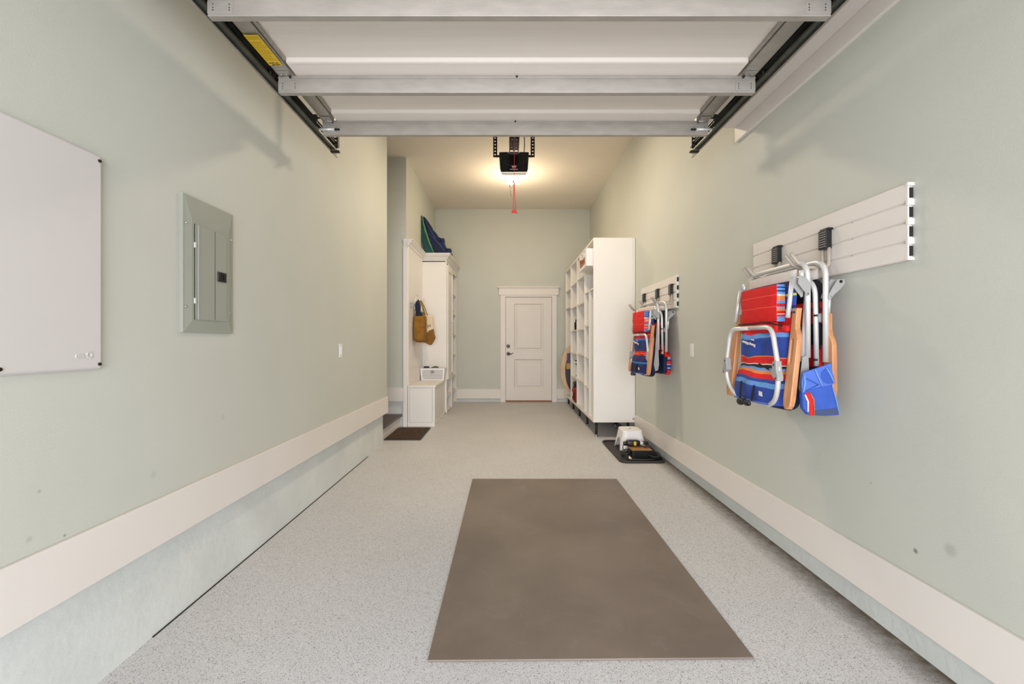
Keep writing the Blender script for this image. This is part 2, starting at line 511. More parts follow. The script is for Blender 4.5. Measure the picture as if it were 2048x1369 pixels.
def tag(o, label=None, cat=None, group=None, kind=None):
    if label: o['label'] = label
    if cat: o['category'] = cat
    if group: o['group'] = group
    if kind: o['kind'] = kind
    return o

def thing(name, loc, label, cat, group=None, rz=0.0, kind=None):
    o = bpy.data.objects.new(name, None)
    o.empty_display_size = 0.05
    C.objects.link(o); o.location = loc; o.rotation_euler = (0, 0, rz)
    ORG[o.name] = Vector(loc)
    return tag(o, label, cat, group, kind)

def text(name, body, m, parent, loc, rot, size, depth=0.001, local=False, sx=1.0, shear=0.0, bold=0.0):
    cu = bpy.data.curves.new(name, 'FONT')
    cu.body = body; cu.size = size; cu.extrude = depth; cu.align_x = 'CENTER'; cu.align_y = 'CENTER'; cu.shear = shear
    cu.offset = bold
    t = bpy.data.objects.new(name+'_tmp', cu); C.objects.link(t)
    dg = bpy.context.evaluated_depsgraph_get(); dg.update()
    me = bpy.data.meshes.new_from_object(t.evaluated_get(dg))
    bpy.data.objects.remove(t)
    mm = Matrix.Translation(Vector(loc)-(Vector((0, 0, 0)) if local else ORG[parent.name])) @ Matrix(rot).to_4x4() @ Matrix.Diagonal((sx, 1, 1, 1))
    me.transform(mm); me.materials.clear(); me.materials.append(M[m])
    o = bpy.data.objects.new(name, me); C.objects.link(o); o.parent = parent
    ORG[o.name] = ORG.get(parent.name, Vector())
    return o
# text bases given by columns (right, up, outward)
def basis(right, up):
    r = Vector(right); u = Vector(up); n = r.cross(u)
    return ((r.x, u.x, n.x), (r.y, u.y, n.y), (r.z, u.z, n.z))

def S(name, mb, m, label=None, bevel=0):
    o = mb.build(name, m, bevel=bevel)
    return tag(o, label, None, None, 'structure')

# ------------------------------------------------------------ the room
CEIL = 3.796
YF = 8.96
XL, XLS, XR, XRS, XA = -1.445, -1.49, 1.59, 1.62, -1.455
b = MB()
v = [b.bm.verts.new(p) for p in ((-2.9, -0.5, fz(-0.5)), (1.8, -0.5, fz(-0.5)), (1.8, 9.1, fz(9.1)), (-2.9, 9.1, fz(9.1)))]
v2 = [b.bm.verts.new(q.co-Vector((0, 0, 0.15))) for q in v]
b._f(v); b._f(v2[::-1])
for i in range(4): b._f([v[i], v2[i], v2[(i+1) % 4], v[(i+1) % 4]])
S('floor', b, 'flake_epoxy', 'speckled grey flake-coated garage floor')
S('ceiling', MB().box(-2.9, 1.8, -0.5, 9.1, CEIL, CEIL+0.12), 'ceiling_paint', 'cream painted ceiling')
wl = S('wall_left', MB().box(-1.62, XL, -0.5, 5.39, 0.345, CEIL), 'wall_paint', 'long sage green left wall')
MB().box(-1.62, XLS, -0.5, 5.375, -0.12, 0.345).build('concrete_stem', 'stem_paint', wl)
wr = S('wall_right', MB().box(XR, 1.8, -0.5, 9.1, 0.075, CEIL), 'wall_paint', 'long sage green right wall')
MB().box(XRS, 1.8, -0.5, 9.1, -0.12, 0.075).build('concrete_stem', 'stem_paint', wr)
wb = S('wall_back', MB().box(-1.75, wx(1010, YF), YF, YF+0.14, 0.07, CEIL).box(wx(1104.5, YF), 1.8, YF, YF+0.14, 0.07, CEIL).box(wx(1010, YF), wx(1104.5, YF), YF, YF+0.14, wz(594, YF), CEIL), 'wall_paint', 'sage green end wall with the white door')
MB().box(-1.75, wx(1001, YF), YF+0.02, YF+0.14, -0.1, 0.07).box(wx(1113, YF), 1.8, YF+0.02, YF+0.14, -0.1, 0.07).build('concrete_stem', 'stem_paint', wb)
wa = S('wall_alcove', MB().box(-2.9, XA, 6.44, YF+0.1, 0.34, CEIL), 'wall_paint', 'sage wall behind the white lockers')
MB().box(-2.9, XA-0.005, 6.46, YF+0.1, -0.12, 0.34).build('concrete_stem', 'stem_paint', wa)
S('wall_entry', MB().box(-2.9, -2.75, 5.2, 6.5, -0.12, CEIL), 'wall_paint', 'side wall of the step alcove')
S('wall_entry', MB().box(-2.9, -1.62, 5.26, 5.39, -0.12, CEIL), 'wall_paint', 'return wall of the step alcove')
# front wall with the garage doorway, behind the camera
S('wall_front', MB().box(-1.62, -1.30, -0.5, -0.3, -0.12, CEIL).box(1.40, 1.8, -0.5, -0.3, -0.12, CEIL).box(-1.30, 1.40, -0.5, -0.3, 2.46, CEIL), 'wall_paint', 'front wall around the garage doorway')
S('driveway', MB().box(-7, 7, -9, -0.5, -0.25, -0.10), 'asphalt', 'pale driveway outside the garage doorway')
# baseboards
S('baseboard_left', MB().box(XL, -1.430, -0.3, 5.405, 0.345, 0.537).box(-1.60, -1.430, 5.39, 5.405, 0.345, 0.537), 'trim_paint', 'wide white board along the left wall', 0.003)
S('baseboard_right', MB().box(1.574, XR, -0.3, 5.70, 0.07, 0.262), 'trim_paint', 'wide white board along the right wall', 0.003)
S('baseboard_back', MB().box(XA, wx(1001, YF), YF-0.018, YF, 0.068, 0.256).box(wx(1113, YF), XR, YF-0.018, YF, 0.068, 0.256), 'trim_paint', 'white board along the end wall', 0.003)
S('baseboard_alcove', MB().box(-2.75, -1.492, 6.422, 6.44, 0.341, 0.535), 'trim_paint', 'white board at the step alcove', 0.003)
S('trim_1', MB().box(1.569, XR, -0.3, 3.166, 2.566, 2.667).box(1.25, XR, -0.3, 3.166, 2.667, CEIL), 'trim_paint', 'white boxed soffit along the top of the right wall', 0.003)
# black open joint along the foot of the left stem wall
S('trim_2', MB().prism([(XLS, 1.9, fz(1.9)-0.01), (XLS+0.006, 1.9, fz(1.9)-0.01), (XLS+0.006, 1.9, fz(1.9)+0.0035), (XLS, 1.9, fz(1.9)+0.0035)], (0, 2.9, 2.9*0.0077)), 'gap_dark', 'dark open joint at the foot of the left wall')

# ------------------------------------------------------------ end door
X0, X1 = wx(1011, YF), wx(1103.5, YF)
ZT = wz(595, YF)
d = thing('door_1', ((X0+X1)/2, YF, 0.0), 'white two-panel door with dark hardware in the end wall', None, kind='structure')
cz = MB().box(wx(1001, YF), X0, YF-0.03, YF+0.02, 0.0, wz(591, YF)).box(X1, wx(1113.5, YF), YF-0.03, YF+0.02, 0.0, wz(591, YF))
cz.box(X0, X1, YF-0.03, YF+0.01, ZT+0.005, wz(591, YF))
MB().box(wx(1009, YF), wx(1105.5, YF), YF+0.06, YF+0.13, -0.05, wz(593, YF)).build('light_stop', 'trim_paint', d)  # added backing across the opening, stops outside light leaking round the door
cz.build('casing', 'trim_paint', d, bevel=0.003)
MB().box(wx(998, YF), wx(1117, YF), YF-0.04, YF, wz(591, YF), wz(576.5, YF)).box(wx(995.5, YF), wx(1119.5, YF), YF-0.06, YF, wz(576.5, YF), wz(574, YF)).build('header_board', 'trim_paint', d, bevel=0.003)
# slab with two recessed panels
slab = MB()
sx0, sx1 = X0+0.006, X1-0.006
px0, px1 = wx(1028.5, YF), wx(1087, YF)
z1a, z1b = wz(702, YF), wz(608, YF)
z2a, z2b = wz(777.5, YF), wz(719, YF)
yb, yf = YF+0.03, YF-0.012
def rect(x0, x1, z0, z1, y): return [(x0, y, z0), (x1, y, z0), (x1, y, z1), (x0, y, z1)]
slab.prism(rect(sx0, sx1, 0.03, ZT-0.002, yf), (0, 0.03, 0), holes=[rect(px0, px1, z1a, z1b, yf), rect(px0, px1, z2a, z2b, yf)])
slab.box(sx0, sx1, yf+0.03, yf+0.042, 0.03, ZT-0.002)
so = slab.build('slab', 'door_white', d)
for za, zb in ((z1a, z1b), (z2a, z2b)):
    q = MB()
    A = rect(px0, px1, za, zb, yf+0.001); m1 = 0.022
    B = rect(px0+m1, px1-m1, za+m1, zb-m1, yf+0.02)
    Cc = rect(px0+0.04, px1-0.04, za+0.04, zb-0.04, yf+0.02)
    D = rect(px0+0.055, px1-0.055, za+0.055, zb-0.055, yf+0.006)
    L = [[q.bm.verts.new(p) for p in k] for k in (A, B, Cc, D)]
    for i in range(3):
        for k in range(4): q._f([L[i][k], L[i][(k+1) % 4], L[i+1][(k+1) % 4], L[i+1][k]])
    q._f(L[3])
    q.build('moulded_panel', 'door_white', so)
MB().box(X0, X1, YF-0.05, YF+0.05, -0.002, 0.022).build('threshold', 'wood_dark_edge', d, bevel=0.004)
hx = wx(1016.5, YF)
MB().disc((hx, yf, wz(693, YF)), (0, -1, 0), 0.036, 0.012).disc((hx, yf-0.012, wz(693, YF)), (0, -1, 0), 0.022, 0.012).build('deadbolt', 'bronze', d, bevel=0.002)
hd = MB().disc((hx, yf, wz(708, YF)), (0, -1, 0), 0.036, 0.01)
hd.tube([(hx, yf-0.01, wz(708, YF)), (hx, yf-0.05, wz(708, YF))], 0.012)
hd.tube(fillet([(hx, yf-0.045, wz(708.5, YF)), (hx+0.05, yf-0.05, wz(708.5, YF)), (hx+0.10, yf-0.045, wz(706.5, YF))], 0.03), [0.011]*4+[0.009]*3+[0.006]*2, 8)
hd.build('lever_handle', 'bronze', d)

# ------------------------------------------------------------ rubber floor mat, doormat, steps
def floorprism(poly, t):
    return MB().prism([(x, y, fz(y)+0.0005) for x, y in poly], (0, 0, t))
tag(floorprism([(-0.314, 1.752), (0.952, 1.768), (0.95, 4.02), (-0.322, 4.02)], 0.009).build('floor_mat', 'mat_rubber', bevel=0.002), 'large dark brown-grey rubber mat lying flat in the middle of the floor', 'mat')
dm = thing('doormat', (-1.31, 5.95, fz(5.95)), 'small dark brown bristle doormat at the foot of the step', 'doormat')
floorprism([(-1.532, 5.575), (-1.082, 5.575), (-1.088, 6.33), (-1.535, 6.33)], 0.012).build('rubber_backing', 'rubber_black', dm)
MB().prism([(x, y, fz(y)+0.012) for x, y in ((-1.515, 5.60), (-1.10, 5.60), (-1.105, 6.305), (-1.518, 6.305))], (0, 0, 0.006)).build('bristle_top', 'doormat_fibre', dm)
st = thing('entry_step', (-1.8, 5.9, -0.02), 'white-sided step with dark wooden tread in the left alcove', 'step')
MB().box(-2.74, -1.505, 5.395, 6.42, 0.13, 0.163).build('tread', 'tread_wood', st, bevel=0.006)
MB().box(-2.74, -1.54, 5.395, 6.42, -0.03, 0.13).build('riser', 'trim_paint', st)
st2 = thing('entry_step', (-2.2, 5.9, 0.163), 'upper step with dark tread deep in the left alcove', 'step')
MB().box(-2.74, -1.83, 5.395, 6.42, 0.30, 0.333).build('tread', 'tread_wood', st2, bevel=0.006)
MB().box(-2.74, -1.86, 5.395, 6.42, 0.163, 0.30).build('riser', 'trim_paint', st2)

# ------------------------------------------------------------ overhead garage door
GX = 0.04
gd = thing('garage_door', (GX, 2.0, 2.50), 'raised white sectional garage door overhead with galvanised struts', 'garage door')
def zd(Y): return 2.548+0.035*max(0, (Y-2.3))/0.58
secs = [(2.345, 2.905), (1.797, 2.34), (1.25, 1.792), (0.70, 1.245)]
for k, (ya, ybb) in enumerate(secs):
    m = MB(); Z = zd(ybb)
    # profile across the section (y, z): stiles lower, pan slightly raised between two rails
    L = ybb-ya
    prof = [(ya, Z+0.045), (ya, Z+0.012), (ya+0.045, Z), (ya+0.052, Z+0.014), (ya+0.19*L+0.03, Z+0.014), (ya+0.19*L+0.034, Z+0.017), (ya+0.775*L, Z+0.017), (ya+0.785*L, Z+0.000), (ya+0.80*L, Z-0.003), (ybb-0.004, Z-0.003), (ybb, Z+0.006), (ybb, Z+0.045)]
    m.prism([(GX-1.13, y, zz) for y, zz in prof], (2.26, 0, 0))
    s = m.build('door_section', 'door_skin', gd)
    for sg in (-1, 1):
        q = MB(); xa = GX+sg*1.22; xb = GX+sg*1.145
        pr = [(ya+0.004, Z+0.046), (ya+0.004, Z-0.004), (ybb-0.004, Z-0.006), (ybb-0.004, Z+0.046)]
        q.prism([(min(xa, xb), y, zz) for y, zz in pr], (0.075, 0, 0))
        e = q.build('end_stile', 'galvanised', s, bevel=0.002)
        # narrow raised flange along the stile
        q = MB().box(GX+sg*1.132-0.006, GX+sg*1.132+0.006, ya+0.12, ya+0.775*L, Z+0.002, Z+0.016)
        q.build('stile_flange', 'galvanised', s)
for k, (ys, zb, hh) in enumerate(((2.883, 2.493, 0.09), (2.33, 2.456, 0.088), (1.783, 2.456, 0.088), (1.235, 2.456, 0.088))):
    m = MB()
    xl, xr = GX-1.22, GX+1.22
    m.box(xl, xr, ys-0.001, ys+0.001, zb+0.004, zb+hh)          # tall face of the strut
    m.box(xl, xr, ys-0.008, ys+0.0, zb+hh-0.016, zb+hh-0.012)   # folded shoulder
    m.box(xl, xr, ys-0.003, ys+0.028, zb, zb+0.005)             # bottom flange
    m.box(xl, xr, ys+0.026, ys+0.028, zb, zb+0.02)              # returned lip
    s = m.build('strut', 'galvanised', gd, bevel=0.001)
    for sg in (-1, 1):
        q = MB()
        q.box(GX+sg*1.17-0.05, GX+sg*1.17+0.05, ys-0.004, ys-0.001, zb+0.01, zb+0.06)
        q.build('end_plate', 'galvanised', s, bevel=0.001)
        q = MB()
        for dx in (-0.032, 0.032):
            for dz in (0.022, 0.032, 0.045):
                q.cyl((GX+sg*1.165+dx, ys-0.0045, zb+dz), (GX+sg*1.165+dx, ys-0.006, zb+dz), 0.0022, 8)
        q.cyl((GX+sg*1.155, ys-0.006, zb+0.076), (GX+sg*1.155, ys-0.016, zb+0.076), 0.006, 8)
        q.build('plate_fixings', 'ink_black', s)
    MB().cyl((GX+0.0, ys-0.008, zb+hh-0.010), (GX+0.0, ys-0.014, zb+hh-0.010), 0.005, 8).build('screw', 'ink_black', s)
# hinges, roller stems and rollers at the ends of the sections
for yj in (2.343, 1.795, 1.248, 2.87):
    for sg in (-1, 1):
        h = MB()
        x = GX+sg*1.18
        zq = zd(yj)-0.008
        h.box(x-0.03, x+0.03, yj-0.055, yj-0.012, zq-0.004, zq)
        h.tube([(x-0.03, yj-0.01, zq-0.006), (x+0.03, yj-0.01, zq-0.006)], 0.006, 8)
        for dx in (-0.015, 0.012):
            h.cyl((x+dx, yj-0.035, zq-0.004), (x+dx, yj-0.035, zq-0.009), 0.005, 8)
        ho = h.build('hinge', 'galvanised', gd)
        r = MB()
        xr0 = GX+sg*1.20; xr1 = GX+sg*1.255
        r.cyl((xr0, yj-0.02, zq+0.01), (xr1, yj-0.02, zq+0.01), 0.005, 8)
        r.cyl((xr1-sg*0.012, yj-0.02, zq+0.01), (xr1+sg*0.006, yj-0.02, zq+0.01), 0.021, 16)
        r.build('roller', 'black_iron', gd)
# roller holder tubes at the leading strut
for sg in (-1, 1):
    x0_, x1_ = GX+sg*1.235, GX+sg*1.14
    MB().cyl((x0_, 2.872, 2.523), (x1_, 2.872, 2.523), 0.0085, 10).build('roller_sleeve', 'aluminium', gd)
    MB().cyl((x1_, 2.872, 2.523), (x1_-sg*0.03, 2.872, 2.523), 0.006, 10).build('roller_stem_end', 'ink_black', gd)
# yellow warning sticker on the left stile
ya, yb_ = 2.012, 2.235
zs = 2.5395
wlab = MB().box(-1.176, -1.110, ya, yb_, zs-0.0008, zs).build('warning_label', 'label_yellow', gd)
wlab['label'] = 'yellow warning sticker with black heading'
q = MB()
random.seed(3)
for i in range(15):
    y = ya+0.012+i*0.0117
    if i in (2,): continue
    x1r = -1.116-random.choice([0, 0, 0.004, 0.012])
    q.box(-1.171, x1r, y, y+0.006, zs-0.0012, zs-0.0008)
q.build('printed_lines', 'label_lines', wlab)
B_ = basis((-1, 0, 0), (0, 1, 0))
text('printed_heading', 'Warning', 'ink_black', wlab, (-1.139, yb_-0.008, zs-0.0012), basis((-1, 0, 0), (0, -1, 0)), 0.013, 0.0003, sx=0.9, bold=0.0003)
text('printed_heading', 'Door Spring', 'ink_black', wlab, (-1.145, yb_-0.021, zs-0.0012), basis((-1, 0, 0), (0, -1, 0)), 0.011, 0.0003, sx=0.8, bold=0.0002)

# ------------------------------------------------------------ horizontal tracks
def track(sg, label):
    x = GX+sg*1.255
    t = thing('door_track', (x, 1.5, 2.51), label, 'track', 'horizontal garage door tracks')
    m = MB()
    ye = 3.28
    y0 = 0.1
    # C-shaped channel open towards the door
    xo = GX+sg*1.278
    xi = GX+sg*1.242
    a, c_ = min(xo, xi), max(xo, xi)
    m.box(a, c_, y0, ye-0.10, 2.523, 2.526)
    m.box(a, c_, y0, ye-0.10, 2.574, 2.577)
    m.box(xo-0.0015, xo+0.0015, y0, ye-0.10, 2.523, 2.577)
    m.box(xi-0.0015, xi+0.0015, y0, ye-0.10, 2.514, 2.526)
    m.build('channel', 'galvanised_dark', t)
    # bright rolled lower lip
    MB().tube([(xo+sg*0.002, y0, 2.512), (xo+sg*0.002, ye, 2.512)], 0.0055, 8).build('rolled_lip', 'galvanised', t)
    # angle iron outside
    MB().box(xo-0.002, xo+0.002, y0, ye-0.02, 2.508, 2.565).box(min(xo, xo-sg*0.03), max(xo, xo-sg*0.03), y0, ye-0.04, 2.563, 2.566).build('angle_iron', 'galvanised_dark', t)
    for y in (1.25, 1.95, 2.0, 2.62, 2.66, 3.12):
        MB().cyl((xo-sg*0.003, y, 2.535), (xo-sg*0.009, y, 2.535), 0.006, 8).build('bolt_head', 'galvanised', t)
    # perforated hanger strap up to the ceiling
    xs = GX+sg*1.25
    q = MB()
    ys = 3.17
    q.box(xs-0.017, xs-0.009, ys-0.0015, ys+0.0015, 2.53, CEIL); q.box(xs+0.009, xs+0.017, ys-0.0015, ys+0.0015, 2.53, CEIL)
    z = 2.53
    while z < CEIL:
        q.box(xs-0.009, xs+0.009, ys-0.0015, ys+0.0015, z, min(z+0.014, CEIL)); z += 0.03
    q.box(xs+0.0155, xs+0.0175, ys, ys+0.03, 2.545, CEIL)
    q.build('hanger_strap', 'black_iron', t)
    q = MB().box(xs-0.03, xs+0.03, ys-0.012, ys+0.012, 2.50, 2.512)
    q.build('hanger_foot', 'black_iron', t)
    return t
track(-1, 'dark galvanised door track beside the left wall')
track(1, 'dark galvanised door track under the white soffit on the right')

# ------------------------------------------------------------ door opener
OX, OY = 0.045, 4.10
op = thing('garage_door_opener', (OX, OY+0.2, 2.72), 'black garage door opener motor hanging from the ceiling', 'door opener')
def zc(py): return wz(py, OY)
m = MB()
pf = [(-0.135, zc(304)), (-0.132, zc(316)), (-0.126, zc(338)), (-0.118, zc(345)), (0.118, zc(345)), (0.126, zc(338)), (0.132, zc(316)), (0.135, zc(304)), (0.06, zc(303.5)), (-0.06, zc(303.5))]
m.prism([(OX+x, OY, z) for x, z in pf], (0, 0.36, 0))
for v_ in m.bm.verts:
    if v_.co.y > OY+0.3: v_.co.z = zc(304)-(zc(304)-v_.co.z)*0.18
hs = m.build('housing', 'black_gloss', op, bevel=0.008, bseg=3)
arc = [(OX+0.125*math.cos(a), OY-0.004, zc(312)-0.092*math.sin(a)) for a in [PI*i/20 for i in range(21)]]
MB().tube(arc, 0.004, 8).build('curved_ridge', 'black_plastic', hs)
MB().prism([(OX-0.118, OY+0.01, zc(345)), (OX+0.118, OY+0.01, zc(345)), (OX+0.105, OY+0.01, zc(350)), (OX-0.105, OY+0.01, zc(350))], (0, 0.03, 0.012)).build('lamp_lens', 'lens_white', op, bevel=0.006)
bd = MB().tube([(OX-0.018, OY-0.002, zc(334.5)), (OX+0.018, OY-0.002, zc(334.5))], 0.012, 12)
bo = bd.build('badge', 'badge_red', op)
bo['label'] = 'red oval maker badge'
text('badge_lettering', 'GENIE', 'label_white', bo, (OX, OY-0.015, zc(334.5)), basis((1, 0, 0), (0, 0, 1)), 0.015, 0.0005, bold=0.0003)
MB().box(OX-0.036, OX+0.036, OY-0.002, OY, zc(339)-0.002, zc(339)+0.002).build('badge_underline', 'label_white', op)
# rail running forward to the header wall, rising slightly to the motor
zr = lambda y: 2.755+0.15*(y-0.3)/3.8
r = MB()
for dx in (-0.043, 0.035):
    r.prism([(OX+dx, -0.28, zr(-0.28)), (OX+dx+0.008, -0.28, zr(-0.28)), (OX+dx+0.008, -0.28, zr(-0.28)+0.03), (OX+dx, -0.28, zr(-0.28)+0.03)], (0, 4.42, zr(4.14)-zr(-0.28)))
r.prism([(OX-0.035, -0.28, zr(-0.28)+0.02), (OX+0.035, -0.28, zr(-0.28)+0.02), (OX+0.035, -0.28, zr(-0.28)+0.03), (OX-0.035, -0.28, zr(-0.28)+0.03)], (0, 4.42, zr(4.14)-zr(-0.28)))
r.build('rail', 'black_iron', op)
MB().tube([(OX+0.0, -0.25, zr(-0.25)+0.005), (OX+0.0, 4.12, zr(4.12)+0.005)], 0.008, 8).build('drive_screw', 'galvanised_dark', op)
for y, dx in ((3.85, -0.02), (3.85, 0.02), (4.02, -0.022), (4.02, 0.018)):
    MB().cyl((OX+dx, y, zr(y)+0.004), (OX+dx, y, zr(y)-0.006), 0.006, 8).build('rail_bolt', 'chrome', op)
MB().prism([(OX-0.07, OY-0.01, zc(305)), (OX+0.06, OY-0.01, zc(305)), (OX+0.04, OY-0.01, zc(308)), (OX-0.04, OY-0.01, zc(308))], (0, 0.02, 0)).build('mounting_collar', 'chrome', op)
for sg in (-1, 1):
    q = MB(); xs = OX+sg*0.171; ys = OY+0.04
    zb = 2.862
    for e in (-0.0175, 0.0065):
        q.box(xs+e, xs+e+0.011, ys-0.0015, ys+0.0015, zb, CEIL)
    z = zb
    while z < CEIL:
        q.box(xs-0.009, xs+0.009, ys-0.0015, ys+0.0015, z, min(z+0.018, CEIL)); z += 0.03
    q.box(xs-sg*0.0175-0.001, xs-sg*0.0175+0.001, ys, ys+0.028, zb, CEIL)
    q.box(min(xs, OX+sg*0.13), max(xs, OX+sg*0.13), ys, ys+0.003, zb, zb+0.02)
    q.build('hanger_strap', 'black_iron', op)
cabz = fillet([(OX+0.09, OY+0.1, 2.89), (OX+0.10, OY+0.10, 3.0), (OX+0.085, OY+0.12, 3.3), (OX+0.12, OY+0.15, CEIL)], 0.2)
MB().tube(cabz, 0.004, 8).build('power_cord', 'rubber_cable', op)

# emergency release cord
RY = 3.35
rx = wx(1028, RY)
rc = thing('release_cord', (rx, RY, wz(425, RY)), 'red emergency release cord with a red pull handle hanging below the opener', 'pull cord')
trz = zr(RY)
c1 = [(rx, RY, trz), (rx+0.002, RY, wz(330, RY)), (rx, RY, wz(362, RY))]
MB().tube(c1, 0.0015, 6).tube(fillet([(rx, RY, wz(362, RY)), (rx-0.004, RY, wz(366, RY)), (rx-0.012, RY, wz(364, RY)), (rx-0.006, RY, wz(361, RY)), (rx+0.002, RY, wz(366, RY)), (rx+0.004, RY, wz(385, RY)), (rx+0.012, RY, wz(421, RY))], 0.01), 0.0025, 6).tube(fillet([(rx, RY, wz(364, RY)), (rx-0.002, RY, wz(390, RY)), (rx-0.006, RY, wz(421, RY))], 0.05), 0.0025, 6).build('cord', 'red_cord', rc)
hz_ = wz(424, RY)
MB().prism([(rx-0.018, RY-0.006, hz_+0.002), (rx-0.014, RY-0.006, hz_+0.010), (rx-0.003, RY-0.006, hz_+0.016), (rx+0.006, RY-0.006, hz_+0.014), (rx+0.024, RY-0.006, hz_-0.002), (rx+0.024, RY-0.006, hz_-0.012), (rx+0.008, RY-0.006, hz_-0.008), (rx-0.018, RY-0.006, hz_-0.008)], (0, 0.012, 0)).build('pull_handle', 'red_cord', rc, bevel=0.002)
MB().tube(fillet([(rx, RY, wz(362, RY)), (rx-0.022, RY, wz(360, RY)), (rx-0.034, RY, wz(366, RY)), (rx-0.03, RY, wz(374, RY)), (rx-0.012, RY, wz(377, RY)), (rx, RY, wz(368, RY))], 0.02), 0.0012, 6).tube([(rx-0.032, RY, wz(370, RY)), (rx-0.028, RY, wz(384, RY)), (rx-0.02, RY, wz(393, RY))], 0.0012, 6).build('antenna_wire', 'ink_black', rc)
MB().box(OX-0.03, OX+0.03, RY-0.04, RY+0.05, trz-0.004, trz+0.018).build('trolley', 'black_plastic', rc)

# ceiling lamps, the round one added as fill
lx0, lx1 = wx(1012, 7.12), wx(1039.5, 7.12)
cl = thing('ceiling_light', ((lx0+lx1)/2, 7.3, CEIL-0.05), 'small white rectangular ceiling light seen below the opener', 'ceiling light')
MB().box(lx0, lx1, 7.10, 7.42, CEIL-0.05, CEIL-0.012).build('diffuser', 'lamp_warm', cl, bevel=0.006)
MB().box(lx0+0.01, lx1-0.01, 7.11, 7.41, CEIL-0.012, CEIL).build('base_plate', 'white_plastic', cl)
point('ceiling_light_glow', ((lx0+lx1)/2, 7.05, CEIL-0.50), 24, WARM, 0.08)
c2 = thing('ceiling_light', (0.1, 4.9, CEIL-0.06), 'added round white ceiling light, out of view above the raised garage door', 'ceiling light')  # added lamp, unseen, brightens the middle of the room
MB().cyl((0.1, 4.9, CEIL-0.07), (0.1, 4.9, CEIL-0.01), 0.16, 28).build('diffuser', 'lamp_warm', c2, bevel=0.02)
MB().cyl((0.1, 4.9, CEIL-0.01), (0.1, 4.9, CEIL), 0.18, 28).build('base_plate', 'white_plastic', c2)
area('ceiling_light_glow', (0.1, 4.9, CEIL-0.09), (0, 0, 0), 0.3, 0.3, 36, (1.0, 0.83, 0.62))  # fill light under the added round lamp

# ------------------------------------------------------------ things on the left wall
ep = thing('electrical_panel', (XL, 2.18, 1.22), 'grey metal breaker panel cover set in the left wall', 'electrical panel')
y0, y1, z0, z1 = 2.0, 2.361, 1.224, 1.838
xq = XL
m = MB()
def rl(x, i): return [(x, y0+i[0], z0+i[1]), (x, y1-i[0], z0+i[1]), (x, y1-i[0], z1-i[2]), (x, y0+i[0], z1-i[2])]
loops = [rl(xq, (0, 0, 0)), rl(xq+0.012, (0, 0, 0)), rl(xq+0.013, (0.012, 0.012, 0.012)), rl(xq+0.020, (0.045, 0.05, 0.10))]
Ls = [[m.bm.verts.new(p) for p in k] for k in loops]
for i in range(3):
    for k in range(4): m._f([Ls[i][k], Ls[i][(k+1) % 4], Ls[i+1][(k+1) % 4], Ls[i+1][k]])
m._f(Ls[3])
m.build('cover', 'panel_grey', ep)
xd = xq+0.0202
dy0, dy1, dz0, dz1 = 2.062, 2.292, 1.282, 1.716
dr = MB().box(xd, xd+0.004, dy0+0.022, dy1, dz0, dz1).box(xd, xd+0.0025, dy0+0.002, dy0+0.02, dz0+0.003, dz1-0.003).build('door', 'panel_grey', ep, bevel=0.0015)
MB().box(xd+0.004, xd+0.0048, dy1-0.094, dy1-0.091, dz0+0.004, dz1-0.004).build('door_crease', 'galvanised_dark', dr)
MB().box(xd, xd+0.0015, dy0-0.002, dy0+0.002, dz0, dz1).build('hinge_gap', 'gap_dark', dr)
MB().box(xd+0.002, xd+0.006, dy0+0.019, dy0+0.024, dz0+0.002, dz1-0.002).build('rolled_edge', 'grey_plastic', dr)
la = MB().box(xd+0.003, xd+0.009, 2.217, 2.283, 1.476, 1.524).build('latch', 'black_plastic', dr, bevel=0.002)
MB().box(xd+0.009, xd+0.014, 2.24, 2.247, 1.48, 1.52).box(xd+0.009, xd+0.012, 2.256, 2.275, 1.484, 1.516).build('latch_slide', 'black_gloss', la)
for zz in (1.62, 1.367):
    MB().box(xd, xd+0.006, dy0-0.004, dy0+0.004, zz-0.012, zz+0.012).build('hinge', 'aluminium', dr)
for (y, z) in ((2.016, 1.71), (2.014, 1.338), (2.344, 1.705), (2.337, 1.328)):
    MB().disc((xq+0.012, y, z), (1, 0, 0), 0.006, 0.006, 12).build('screw', 'chrome', ep)

wc = thing('media_enclosure_cover', (XL, 1.3, 1.085), 'large white plastic wall cover with corner screws, left of the grey breaker panel', 'wall cover')
m = MB()
m.box(XL, XL+0.02, 0.95, 1.597, 1.086, 1.831)
m.build('cover', 'cover_white', wc, bevel=0.012, bseg=3)
MB().box(XL, XL+0.008, 0.95, 1.603, 1.083, 1.834).build('rim', 'cover_white', wc, bevel=0.003)
for (y, z) in ((1.583, 1.81), (1.583, 1.103), (1.272, 1.103)):
    MB().disc((XL+0.02, y, z), (1, 0, 0), 0.0055, 0.004, 12).build('screw', 'bronze', wc)
text('embossed_lettering', 'on-Q', 'cover_white', wc, (XL+0.0205, 1.525, 1.135), basis((0, 1, 0), (0, 0, 1)), 0.028, 0.0025)
def plate(x, y, sg, label, toggle, zc_=1.11):
    t = thing('wall_plate', (x, y, zc_-0.06), label, 'wall plate')
    a, c_ = (x, x+0.006) if sg > 0 else (x-0.006, x)
    MB().box(a, c_, y-0.036, y+0.036, zc_-0.058, zc_+0.058).build('plate', 'white_plastic', t, bevel=0.003)
    if toggle:
        a, c_ = (x+0.006, x+0.012) if sg > 0 else (x-0.012, x-0.006)
        MB().box(a, c_, y-0.016, y+0.016, zc_-0.033, zc_+0.033).build('rocker', 'white_plastic', t, bevel=0.002)
    else:
        q = MB()
        for zz in (zc_-0.02, zc_+0.02): q.disc((x-0.006, y, zz), (-1, 0, 0), 0.016, 0.0015, 16)
        q.build('outlet_face', 'white_plastic', t)
